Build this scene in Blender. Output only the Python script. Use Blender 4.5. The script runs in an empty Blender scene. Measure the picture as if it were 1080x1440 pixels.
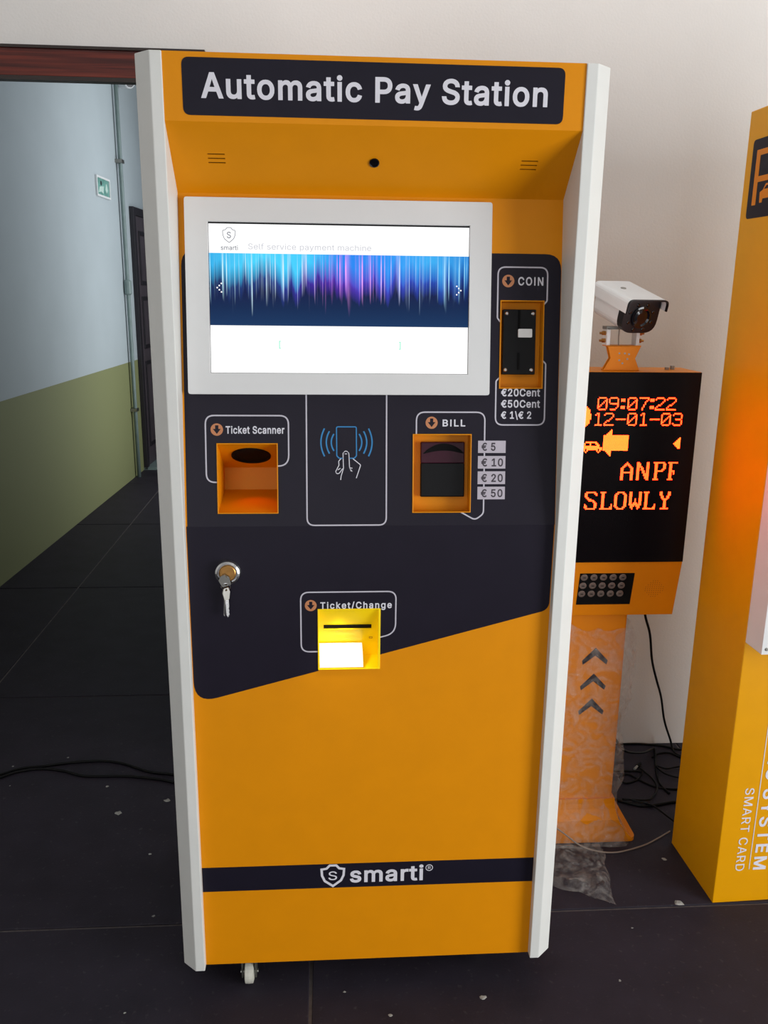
import bpy, math, random
from mathutils import Vector, Matrix, noise
from mathutils.geometry import tessellate_polygon

random.seed(7)
scn = bpy.context.scene
COL = scn.collection
FZ = -0.02                                   # floor level

# ------------------------------------------------------------------ camera
cam_d = bpy.data.cameras.new('camera'); cam = bpy.data.objects.new('camera', cam_d); COL.objects.link(cam)
cam_d.sensor_fit = 'VERTICAL'; cam_d.sensor_height = 36.0; cam_d.lens = 1210.118 / 1440 * 36
cam_d.clip_start = 0.05
cr, cu_, cw = Vector((0.99776391, -0.06576639, 0.01191492)), Vector((0.0049317, 0.25022509, 0.96817513)), Vector((0.0666548, 0.96595144, -0.2499899))
cam.matrix_world = Matrix(((cr.x, cu_.x, -cw.x, -0.08614), (cr.y, cu_.y, -cw.y, -1.52468), (cr.z, cu_.z, -cw.z, 1.43587), (0, 0, 0, 1)))
scn.camera = cam

# ------------------------------------------------------------------ world, lights, exposure
w = bpy.data.worlds.new('world'); scn.world = w; w.use_nodes = True
w.node_tree.nodes['Background'].inputs[0].default_value = (0.75, 0.85, 1.0, 1)
w.node_tree.nodes['Background'].inputs[1].default_value = 0.6

def area_light(name, loc, target, sx, sy, energy, color):
    l = bpy.data.lights.new(name, 'AREA'); l.shape = 'RECTANGLE'; l.size = sx; l.size_y = sy
    l.energy = energy; l.color = color
    o = bpy.data.objects.new(name, l); COL.objects.link(o); o.location = loc
    o.rotation_euler = (Vector(target) - Vector(loc)).to_track_quat('-Z', 'Z').to_euler()
    return o
area_light('window_daylight', (3.12, -2.08, 1.00), (0.0, -2.08, 1.00), 2.1, 2.0, 152, (0.965, 0.985, 1.0))
area_light('doorway_fill_light', (-0.9, -4.9, 0.95), (-0.9, 0.0, 0.95), 2.3, 1.8, 32, (0.98, 0.99, 1.0))  # added fill from behind the camera, set at the unseen doorway
area_light('wall_fill_light', (0.25, 0.58, 3.06), (0.25, 0.68, 0.0), 2.2, 0.2, 10, (0.99, 0.99, 1.0))  # added to brighten the upper back wall; no ceiling lamp is known
area_light('corridor_fill_light', (-0.38, 4.7, 2.25), (-3.0, 4.7, 2.25), 4.5, 1.0, 46, (0.95, 0.98, 1.0))  # added fill for the corridor wall, from an unseen source

vs = scn.view_settings
vs.view_transform = 'Standard'; vs.look = 'None'; vs.exposure = -0.22; vs.gamma = 1.0; vs.use_curve_mapping = False

# ------------------------------------------------------------------ materials
def lin(c):
    return tuple(((v / 255) / 12.92 if v / 255 <= 0.04045 else ((v / 255 + 0.055) / 1.055) ** 2.4) for v in c)

def M(name, col, rough=0.5, metal=0.0, var=0.04, scale=18, bump=0.0, bscale=300, spec=0.5, emit=0.0, emit_col=None, coat=0.0):
    m = bpy.data.materials.new(name); m.use_nodes = True
    nt = m.node_tree; p = nt.nodes['Principled BSDF']
    c = lin(col)
    tc = nt.nodes.new('ShaderNodeTexCoord')
    ns = nt.nodes.new('ShaderNodeTexNoise'); ns.inputs['Scale'].default_value = scale; ns.inputs['Detail'].default_value = 4
    nt.links.new(tc.outputs['Object'], ns.inputs['Vector'])
    rp = nt.nodes.new('ShaderNodeValToRGB')
    rp.color_ramp.elements[0].position = 0.3; rp.color_ramp.elements[1].position = 0.7
    rp.color_ramp.elements[0].color = tuple(max(0, v * (1 - var)) for v in c) + (1,)
    rp.color_ramp.elements[1].color = tuple(min(1, v * (1 + var)) for v in c) + (1,)
    nt.links.new(ns.outputs['Fac'], rp.inputs['Fac']); nt.links.new(rp.outputs['Color'], p.inputs['Base Color'])
    p.inputs['Roughness'].default_value = rough; p.inputs['Metallic'].default_value = metal
    p.inputs['Specular IOR Level'].default_value = spec; p.inputs['Coat Weight'].default_value = coat
    if bump:
        n2 = nt.nodes.new('ShaderNodeTexNoise'); n2.inputs['Scale'].default_value = bscale; n2.inputs['Detail'].default_value = 3
        b = nt.nodes.new('ShaderNodeBump'); b.inputs['Strength'].default_value = bump; b.inputs['Distance'].default_value = 0.002
        nt.links.new(tc.outputs['Object'], n2.inputs['Vector']); nt.links.new(n2.outputs['Fac'], b.inputs['Height'])
        nt.links.new(b.outputs['Normal'], p.inputs['Normal'])
    if emit:
        p.inputs['Emission Color'].default_value = (lin(emit_col) if emit_col else c) + (1,)
        p.inputs['Emission Strength'].default_value = emit
    return m

MAT = dict(
    orange=M('orange_powder_coat', (226, 142, 2), 0.45, bump=0.12, bscale=900, var=0.02, spec=0.22),
    white=M('white_powder_coat', (222, 222, 217), 0.45, bump=0.1, bscale=900, var=0.015),
    bezel=M('pale_grey_bezel', (222, 222, 221), 0.5, bump=0.06, bscale=1200, var=0.01),
    navy=M('dark_navy_vinyl', (29, 25, 37), 0.42, var=0.05, bump=0.05, bscale=700, spec=0.2),
    signnavy=M('dark_navy_sign_vinyl', (27, 24, 36), 0.42, var=0.05, spec=0.2),
    silver=M('silver_print', (196, 192, 202), 0.5, var=0.02),
    letter=M('light_lettering', (222, 220, 228), 0.5, var=0.02),
    darkletter=M('dark_lettering', (60, 52, 60), 0.5, var=0.02),
    tagbg=M('pale_tag_print', (186, 178, 188), 0.5, var=0.03),
    icon=M('copper_orange_print', (196, 128, 84), 0.5, var=0.04),
    blueprint=M('bright_blue_print', (40, 130, 190), 0.45, var=0.05),
    black=M('black_plastic', (13, 13, 15), 0.4, var=0.1, spec=0.2),
    blackmatt=M('black_matt', (5, 5, 6), 0.7, var=0.1, spec=0.15),
    maroon=M('maroon_translucent_plastic', (58, 20, 36), 0.3, var=0.1, spec=0.25),
    chrome=M('chrome', (205, 205, 205), 0.22, 1.0, var=0.05),
    brass=M('worn_brass', (190, 140, 80), 0.35, 1.0, var=0.12, scale=120),
    steel=M('dull_steel', (150, 148, 142), 0.4, 1.0, var=0.1),
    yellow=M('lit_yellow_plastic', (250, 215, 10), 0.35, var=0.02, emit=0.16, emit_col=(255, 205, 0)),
    paper=M('thermal_paper', (250, 250, 248), 0.6, var=0.01),
    greyprint=M('grey_print', (170, 170, 175), 0.6),
    nylon=M('white_nylon', (205, 203, 190), 0.45, var=0.05),
    caster=M('galvanised_bracket', (150, 150, 140), 0.4, 0.9, var=0.1),
    boxyellow=M('yellow_enamel', (226, 156, 0), 0.34, bump=0.08, bscale=700, var=0.02, spec=0.3),
    postorange=M('orange_enamel', (220, 128, 4), 0.4, bump=0.08, bscale=700, var=0.03, spec=0.3),
    ledface=M('black_acrylic', (9, 5, 7), 0.25, var=0.1, spec=0.15),
    button=M('grey_key', (122, 108, 100), 0.45, 0.5, var=0.1, scale=60),
    camwhite=M('white_camera_shell', (225, 226, 226), 0.35, var=0.02),
    camblack=M('black_camera_front', (17, 13, 18), 0.35, var=0.1, spec=0.3),
    glass=M('lens_glass', (14, 13, 18), 0.08, var=0.02),
    cable=M('black_cable', (6, 6, 7), 0.5, var=0.1, spec=0.2),
    palecable=M('pale_cable', (126, 110, 98), 0.5, var=0.1),
    chip=M('plaster_chip', (150, 150, 145), 0.9, var=0.25, scale=120),
    pipe=M('painted_conduit', (118, 134, 132), 0.35, var=0.1),
    door=M('dark_brown_door', (74, 66, 72), 0.45, var=0.15, scale=10),
    doorline=M('door_groove', (34, 30, 36), 0.5),
    teal=M('teal_sign_face', (110, 160, 150), 0.3, var=0.25, scale=25),
    tealpale=M('pale_sign_figure', (190, 215, 205), 0.4),
    grout=M('dusty_joint', (98, 91, 90), 0.95, var=0.3, scale=40),
    clearplain=M('window_frame_white', (225, 225, 222), 0.4),
)

def wall_paint(name, col, var=0.03):
    return M(name, col, 0.75, bump=0.25, bscale=160, var=var, scale=3)
MAT['wall'] = wall_paint('off_white_wall_paint', (230, 227, 223))
MAT['ceil'] = wall_paint('ceiling_paint', (228, 227, 224))

def corridor_mat():
    m = wall_paint('two_tone_corridor_paint', (172, 182, 186), 0.03)
    nt = m.node_tree; p = nt.nodes['Principled BSDF']
    up = p.inputs['Base Color'].links[0].from_socket
    tc = nt.nodes['Texture Coordinate']
    sx = nt.nodes.new('ShaderNodeSeparateXYZ'); nt.links.new(tc.outputs['Object'], sx.inputs[0])
    gt = nt.nodes.new('ShaderNodeMath'); gt.operation = 'GREATER_THAN'; gt.inputs[1].default_value = 0.875
    nt.links.new(sx.outputs['Z'], gt.inputs[0])
    mx = nt.nodes.new('ShaderNodeMix'); mx.data_type = 'RGBA'
    nt.links.new(gt.outputs[0], mx.inputs['Factor'])
    mx.inputs[6].default_value = lin((126, 130, 88)) + (1,)
    nt.links.new(up, mx.inputs[7]); nt.links.new(mx.outputs[2], p.inputs['Base Color'])
    return m
MAT['corridor'] = corridor_mat()

def wood_mat():
    m = M('dark_red_wood', (96, 34, 22), 0.4, var=0.1)
    nt = m.node_tree; p = nt.nodes['Principled BSDF']
    tc = nt.nodes['Texture Coordinate']
    mp = nt.nodes.new('ShaderNodeMapping'); mp.inputs['Scale'].default_value = (1.5, 60, 60)
    ns = nt.nodes.new('ShaderNodeTexNoise'); ns.inputs['Scale'].default_value = 2.2; ns.inputs['Detail'].default_value = 5
    nt.links.new(tc.outputs['Object'], mp.inputs[0]); nt.links.new(mp.outputs[0], ns.inputs['Vector'])
    rp = nt.nodes.new('ShaderNodeValToRGB')
    rp.color_ramp.elements[0].position = 0.35; rp.color_ramp.elements[1].position = 0.68
    rp.color_ramp.elements[0].color = lin((62, 14, 8)) + (1,); rp.color_ramp.elements[1].color = lin((118, 44, 28)) + (1,)
    nt.links.new(ns.outputs['Fac'], rp.inputs['Fac']); nt.links.new(rp.outputs['Color'], p.inputs['Base Color'])
    return m
MAT['wood'] = wood_mat()
MAT['wooddark'] = M('dark_trim_edge', (46, 36, 32), 0.5)

def floor_mat():
    m = M('dark_stone_slab', (43, 39, 48), 0.6, var=0.16, scale=9, bump=0.25, bscale=220, spec=0.18)
    nt = m.node_tree; p = nt.nodes['Principled BSDF']
    base = p.inputs['Base Color'].links[0].from_socket
    tc = nt.nodes['Texture Coordinate']
    ns = nt.nodes.new('ShaderNodeTexNoise'); ns.inputs['Scale'].default_value = 70; ns.inputs['Detail'].default_value = 6
    nt.links.new(tc.outputs['Object'], ns.inputs['Vector'])
    rp = nt.nodes.new('ShaderNodeValToRGB'); rp.color_ramp.elements[0].position = 0.62; rp.color_ramp.elements[1].position = 0.78
    nt.links.new(ns.outputs['Fac'], rp.inputs['Fac'])
    mx = nt.nodes.new('ShaderNodeMix'); mx.data_type = 'RGBA'
    nt.links.new(rp.outputs['Color'], mx.inputs['Factor']); nt.links.new(base, mx.inputs[6])
    mx.inputs[7].default_value = lin((66, 62, 66)) + (1,)
    nt.links.new(mx.outputs[2], p.inputs['Base Color'])
    return m
MAT['floor'] = floor_mat()

def film_mat():
    m = bpy.data.materials.new('clear_plastic_film'); m.use_nodes = True
    nt = m.node_tree; p = nt.nodes['Principled BSDF']; out = nt.nodes['Material Output']
    p.inputs['Base Color'].default_value = (0.55, 0.50, 0.46, 1); p.inputs['Roughness'].default_value = 0.09
    tc = nt.nodes.new('ShaderNodeTexCoord')
    v = nt.nodes.new('ShaderNodeTexNoise'); v.inputs['Scale'].default_value = 38; v.inputs['Detail'].default_value = 5; v.inputs['Distortion'].default_value = 1.2
    b = nt.nodes.new('ShaderNodeBump'); b.inputs['Strength'].default_value = 1.0; b.inputs['Distance'].default_value = 0.01
    nt.links.new(tc.outputs['Object'], v.inputs['Vector']); nt.links.new(v.outputs['Fac'], b.inputs['Height'])
    nt.links.new(b.outputs['Normal'], p.inputs['Normal'])
    t = nt.nodes.new('ShaderNodeBsdfTransparent'); mx = nt.nodes.new('ShaderNodeMixShader')
    n2 = nt.nodes.new('ShaderNodeTexNoise'); n2.inputs['Scale'].default_value = 22; n2.inputs['Detail'].default_value = 6; n2.inputs['Distortion'].default_value = 2
    nt.links.new(tc.outputs['Object'], n2.inputs['Vector'])
    mr = nt.nodes.new('ShaderNodeMapRange'); mr.inputs['From Min'].default_value = 0.38; mr.inputs['From Max'].default_value = 0.72
    mr.inputs['To Min'].default_value = 0.06; mr.inputs['To Max'].default_value = 0.34
    nt.links.new(n2.outputs['Fac'], mr.inputs['Value']); nt.links.new(mr.outputs[0], mx.inputs['Fac'])
    nt.links.new(t.outputs[0], mx.inputs[1]); nt.links.new(p.outputs[0], mx.inputs[2]); nt.links.new(mx.outputs[0], out.inputs['Surface'])
    return m
MAT['film'] = film_mat()

def pane_mat():
    m = bpy.data.materials.new('window_pane'); m.use_nodes = True
    nt = m.node_tree; out = nt.nodes['Material Output']
    t = nt.nodes.new('ShaderNodeBsdfTransparent'); g = nt.nodes.new('ShaderNodeBsdfGlossy'); mx = nt.nodes.new('ShaderNodeMixShader')
    ns = nt.nodes.new('ShaderNodeTexNoise'); mr = nt.nodes.new('ShaderNodeMapRange'); mr.inputs['To Min'].default_value = 0.04; mr.inputs['To Max'].default_value = 0.08
    nt.links.new(ns.outputs['Fac'], mr.inputs['Value']); nt.links.new(mr.outputs[0], mx.inputs[0])
    nt.links.new(t.outputs[0], mx.inputs[1]); nt.links.new(g.outputs[0], mx.inputs[2]); nt.links.new(mx.outputs[0], out.inputs['Surface'])
    return m
MAT['pane'] = pane_mat()

def emit_mat(name, col, strength):
    m = bpy.data.materials.new(name); m.use_nodes = True
    p = m.node_tree.nodes['Principled BSDF']
    p.inputs['Base Color'].default_value = (0.02, 0.02, 0.02, 1)
    p.inputs['Emission Color'].default_value = lin(col) + (1,); p.inputs['Emission Strength'].default_value = strength
    return m
MAT['ledred'] = emit_mat('red_orange_led', (255, 30, 5), 42)
MAT['ledamber'] = emit_mat('amber_led', (255, 50, 8), 26)
MAT['screenwhite'] = emit_mat('screen_dots', (255, 255, 255), 1.25)
MAT['screengrey'] = emit_mat('screen_grey_print', (196, 197, 204), 1.25)
MAT['screendark'] = emit_mat('screen_dark_print', (84, 90, 104), 1.25)
MAT['screenfaint'] = emit_mat('screen_faint_print', (248, 249, 249), 1.25)
MAT['screengreen'] = emit_mat('screen_green_print', (120, 232, 190), 1.25)

def screen_mat():
    m = bpy.data.materials.new('lit_touch_screen'); m.use_nodes = True
    nt = m.node_tree; L = nt.links; N = nt.nodes
    p = N['Principled BSDF']; p.inputs['Base Color'].default_value = (0.004, 0.004, 0.004, 1); p.inputs['Roughness'].default_value = 0.35; p.inputs['Specular IOR Level'].default_value = 0.06
    uv = N.new('ShaderNodeUVMap'); uv.uv_map = 'UVMap'
    sp = N.new('ShaderNodeSeparateXYZ'); L.new(uv.outputs[0], sp.inputs[0])
    U, V = sp.outputs['X'], sp.outputs['Y']
    def math(op, a, b=None, clamp=False):
        n = N.new('ShaderNodeMath'); n.operation = op; n.use_clamp = clamp
        for i, x in enumerate((a, b)):
            if x is None: continue
            if isinstance(x, (int, float)): n.inputs[i].default_value = x
            else: L.new(x, n.inputs[i])
        return n.outputs[0]
    def ramp(x, stops):
        r = N.new('ShaderNodeValToRGB'); e = r.color_ramp.elements
        e[0].position, e[0].color = stops[0][0], lin(stops[0][1]) + (1,)
        e[1].position, e[1].color = stops[-1][0], lin(stops[-1][1]) + (1,)
        for pos, c in stops[1:-1]:
            k = e.new(pos); k.color = lin(c) + (1,)
        L.new(x, r.inputs[0]); return r.outputs[0]
    def mix(fac, a, b, mode='MIX'):
        n = N.new('ShaderNodeMix'); n.data_type = 'RGBA'; n.blend_type = mode
        if isinstance(fac, (int, float)): n.inputs['Factor'].default_value = fac
        else: L.new(fac, n.inputs['Factor'])
        for i, x in ((6, a), (7, b)):
            if isinstance(x, tuple): n.inputs[i].default_value = x
            else: L.new(x, n.inputs[i])
        return n.outputs[2]
    def noise1(scale, off, detail=1.0):
        n = N.new('ShaderNodeTexNoise'); n.noise_dimensions = '1D'; n.inputs['Scale'].default_value = 1.0; n.inputs['Detail'].default_value = detail
        L.new(math('ADD', math('MULTIPLY', U, scale), off), n.inputs['W']); return n.outputs['Fac']
    b0, b1 = 0.322, 0.806
    t = math('DIVIDE', math('SUBTRACT', b1, V), b1 - b0)          # 0 at the top of the band, 1 at its foot
    top = ramp(U, [(0, (52, 170, 226)), (0.18, (72, 206, 246)), (0.38, (64, 196, 244)), (0.5, (40, 128, 232)), (0.66, (42, 140, 238)), (0.85, (60, 170, 236)), (1, (40, 130, 210))])
    mid = ramp(U, [(0, (26, 50, 96)), (0.25, (36, 66, 140)), (0.36, (60, 40, 160)), (0.5, (84, 44, 176)), (0.62, (76, 66, 196)), (0.75, (50, 70, 190)), (0.9, (34, 76, 176)), (1, (20, 56, 130))])
    low = ramp(t, [(0.5, (20, 28, 72)), (0.75, (17, 40, 78)), (1.0, (22, 52, 92))])
    jag = math('ADD', math('MULTIPLY', noise1(34, 3.1, 2), 0.55), math('MULTIPLY', noise1(9, 11.7), 0.35))
    tt = math('ADD', t, math('MULTIPLY', math('SUBTRACT', jag, 0.45), 0.75))
    f1 = math('MULTIPLY', math('SUBTRACT', tt, 0.12), 3.4, True)
    f2 = math('MULTIPLY', math('SUBTRACT', tt, 0.36), 4.2, True)
    colr = mix(f2, mix(f1, top, mid), low)
    # thin bright streaks: 1-D noise sharpened, each with its own length
    s1 = math('POWER', math('MULTIPLY', math('SUBTRACT', noise1(125, 7.3), 0.545), 5.5, True), 1.6)
    ln = math('ADD', 0.25, math('MULTIPLY', noise1(40, 21.0), 0.8))
    fade = math('MULTIPLY', math('SUBTRACT', ln, t), 3.2, True)
    fin = math('MULTIPLY', math('ADD', t, 0.08), 4.0, True)
    st = math('MULTIPLY', math('MULTIPLY', s1, fade), fin)
    stc = ramp(U, [(0, (190, 240, 255)), (0.35, (220, 235, 255)), (0.45, (236, 150, 255)), (0.62, (240, 170, 250)), (0.75, (190, 215, 255)), (1, (160, 230, 255))])
    colr = mix(st, colr, stc)
    s2 = math('MULTIPLY', math('SUBTRACT', noise1(48, 55.0), 0.5), 1.6, True)
    colr = mix(math('MULTIPLY', math('MULTIPLY', s2, fade), 0.55), colr, stc)
    inband = math('MULTIPLY', math('GREATER_THAN', V, b0), math('LESS_THAN', V, b1))
    final = mix(inband, (1, 1, 1, 1), colr)
    L.new(final, p.inputs['Emission Color']); p.inputs['Emission Strength'].default_value = 1.3
    return m
MAT['screen'] = screen_mat()

# ------------------------------------------------------------------ geometry helpers
def frame(o, X, Y):
    X = Vector(X).normalized(); Y = Vector(Y).normalized(); Z = X.cross(Y)
    return Matrix(((X.x, Y.x, Z.x, o[0]), (X.y, Y.y, Z.y, o[1]), (X.z, Y.z, Z.z, o[2]), (0, 0, 0, 1)))
ID = Matrix.Identity(4)

class MB:
    def __init__(s): s.v = []; s.f = []
    def add(s, vs, fs, m=ID):
        k = len(s.v); s.v += [tuple(m @ Vector(p)) for p in vs]; s.f += [tuple(i + k for i in f) for f in fs]; return s
    def box(s, x0, x1, y0, y1, z0, z1, m=ID):
        vs = [(x, y, z) for z in (z0, z1) for y in (y0, y1) for x in (x0, x1)]
        return s.add(vs, [(0, 2, 3, 1), (4, 5, 7, 6), (0, 1, 5, 4), (2, 6, 7, 3), (0, 4, 6, 2), (1, 3, 7, 5)], m)
    def plate(s, loops, z0, z1, m=ID):
        """polygon with holes in the local XY plane, thick from z0 to z1"""
        def area(l): return sum(a[0] * b[1] - b[0] * a[1] for a, b in zip(l, l[1:] + l[:1]))
        loops = [list(l) if (area(l) > 0) == (i == 0) else list(l)[::-1] for i, l in enumerate(loops)]
        flat = [p for l in loops for p in l]; n = len(flat)
        tris = tessellate_polygon([[Vector((p[0], p[1], 0)) for p in l] for l in loops])
        vs = [(p[0], p[1], z0) for p in flat] + [(p[0], p[1], z1) for p in flat]; fs = []
        for t in tris:
            a, b, c = (flat[i] for i in t)
            if (b[0] - a[0]) * (c[1] - a[1]) - (b[1] - a[1]) * (c[0] - a[0]) < 0: t = t[::-1]
            fs.append(tuple(i + n for i in t)); fs.append(tuple(reversed(t)))
        k = 0
        for l in loops:
            c = len(l)
            for i in range(c):
                j = (i + 1) % c; fs.append((k + i, k + j, k + j + n, k + i + n))
            k += c
        return s.add(vs, fs, m)
    def tube(s, path, r, n=8, m=ID, closed=False):
        P = [Vector(p) for p in path]; vs = []; fs = []; c = len(P); up = None
        for i in range(c):
            if closed: d = (P[(i + 1) % c] - P[i - 1]).normalized()
            else: d = (P[min(i + 1, c - 1)] - P[max(i - 1, 0)]).normalized()
            if up is None: up = Vector((0, 0, 1)) if abs(d.z) < 0.9 else Vector((1, 0, 0))
            a = d.cross(up).normalized(); up = a.cross(d).normalized()
            rr = r[i] if isinstance(r, (list, tuple)) else r
            vs += [tuple(P[i] + (a * math.cos(2 * math.pi * k / n) + up * math.sin(2 * math.pi * k / n)) * rr) for k in range(n)]
        for i in range(c if closed else c - 1):
            j = (i + 1) % c
            for k in range(n):
                l = (k + 1) % n; fs.append((i * n + k, i * n + l, j * n + l, j * n + k))
        if not closed: fs += [tuple(range(n))[::-1], tuple(range((c - 1) * n, c * n))]
        return s.add(vs, fs, m)
    def lathe(s, prof, n=32, m=ID):
        """profile (radius, z) turned about the local Z axis"""
        vs = []; fs = []; c = len(prof)
        for r, z in prof: vs += [(r * math.cos(2 * math.pi * k / n), r * math.sin(2 * math.pi * k / n), z) for k in range(n)]
        for i in range(c - 1):
            for k in range(n):
                l = (k + 1) % n; fs.append((i * n + k, i * n + l, (i + 1) * n + l, (i + 1) * n + k))
        fs += [tuple(range(n))[::-1], tuple(range((c - 1) * n, c * n))]
        return s.add(vs, fs, m)
    def ribbon(s, pts, width, z0, z1, m=ID, closed=False):
        P = [Vector((p[0], p[1])) for p in pts]; c = len(P); vs = []; fs = []
        for i in range(c):
            a = P[i - 1] if (closed or i) else P[0]; b = P[(i + 1) % c] if (closed or i < c - 1) else P[-1]
            d1 = (P[i] - a); d2 = (b - P[i])
            d1 = d1.normalized() if d1.length > 1e-9 else d2.normalized(); d2 = d2.normalized() if d2.length > 1e-9 else d1
            t = (d1 + d2); t = t.normalized() if t.length > 1e-6 else d1
            nrm = Vector((-t.y, t.x)); k = min(1.6, 1 / max(0.4, nrm.dot(Vector((-d1.y, d1.x)))))
            for sg in (1, -1):
                q = P[i] + nrm * (sg * width / 2 * k)
                vs += [(q.x, q.y, z1), (q.x, q.y, z0)]
        for i in range(c if closed else c - 1):
            a = 4 * i; b = 4 * ((i + 1) % c)
            fs += [(a, a + 2, b + 2, b), (a + 1, a, b, b + 1), (a + 2, a + 3, b + 3, b + 2)]
        return s.add(vs, fs, m)
    def build(s, name, mat, parent=None, bevel=0.0, smooth=False, seg=2):
        me = bpy.data.meshes.new(name); me.from_pydata(s.v, [], s.f); me.update()
        o = bpy.data.objects.new(name, me); COL.objects.link(o)
        me.materials.append(MAT[mat] if isinstance(mat, str) else mat)
        if parent is not None: attach(o, parent)
        if smooth:
            for p in me.polygons: p.use_smooth = True
        if bevel:
            b = o.modifiers.new('bevel', 'BEVEL'); b.width = bevel; b.segments = seg; b.limit_method = 'ANGLE'; b.angle_limit = 0.6
        return o

def attach(o, parent):
    o.parent = parent
    o.matrix_parent_inverse = Matrix.Translation(parent.location).inverted() if parent.type == 'EMPTY' else ID

def tag(o, label, cat, group=None, kind=None):
    o['label'] = label
    if cat: o['category'] = cat
    if group: o['group'] = group
    if kind: o['kind'] = kind
    return o
def thing(name, label, cat, loc, group=None):
    o = bpy.data.objects.new(name, None); COL.objects.link(o); o.location = loc; o.empty_display_size = 0.1
    return tag(o, label, cat, group)
def struct(o, label=None):
    o['kind'] = 'structure'
    if label: o['label'] = label
    return o

def rect(x0, x1, y0, y1): return [(x0, y0), (x1, y0), (x1, y1), (x0, y1)]
def fillet(pts, r, closed=True, n=6):
    """round the corners of a polyline; r is one radius or a list"""
    out = []; c = len(pts)
    for i, p in enumerate(pts):
        ri = r[i] if isinstance(r, (list, tuple)) else r
        if ri <= 0 or (not closed and i in (0, c - 1)): out.append(tuple(p)); continue
        P = Vector(p); A = Vector(pts[i - 1]); B = Vector(pts[(i + 1) % c])
        da = (A - P); db = (B - P); la, lb = da.length, db.length; da.normalize(); db.normalize()
        ang = math.acos(max(-1, min(1, da.dot(db)))); tl = min(ri / math.tan(ang / 2), la * 0.5 if closed else la * 0.98, lb * 0.5 if closed else lb * 0.98)
        p0 = P + da * tl; p1 = P + db * tl
        for k in range(n + 1):
            t = k / n; q = p0 * (1 - t) ** 2 + P * (2 * t * (1 - t)) + p1 * t ** 2      # close to an arc
            out.append((q.x, q.y))
    return out
def rrect(x0, x1, y0, y1, r, n=6): return fillet(rect(x0, x1, y0, y1), r, True, n)
def circle(cx, cy, r, n=28): return [(cx + r * math.cos(2 * math.pi * k / n), cy + r * math.sin(2 * math.pi * k / n)) for k in range(n)]

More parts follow.
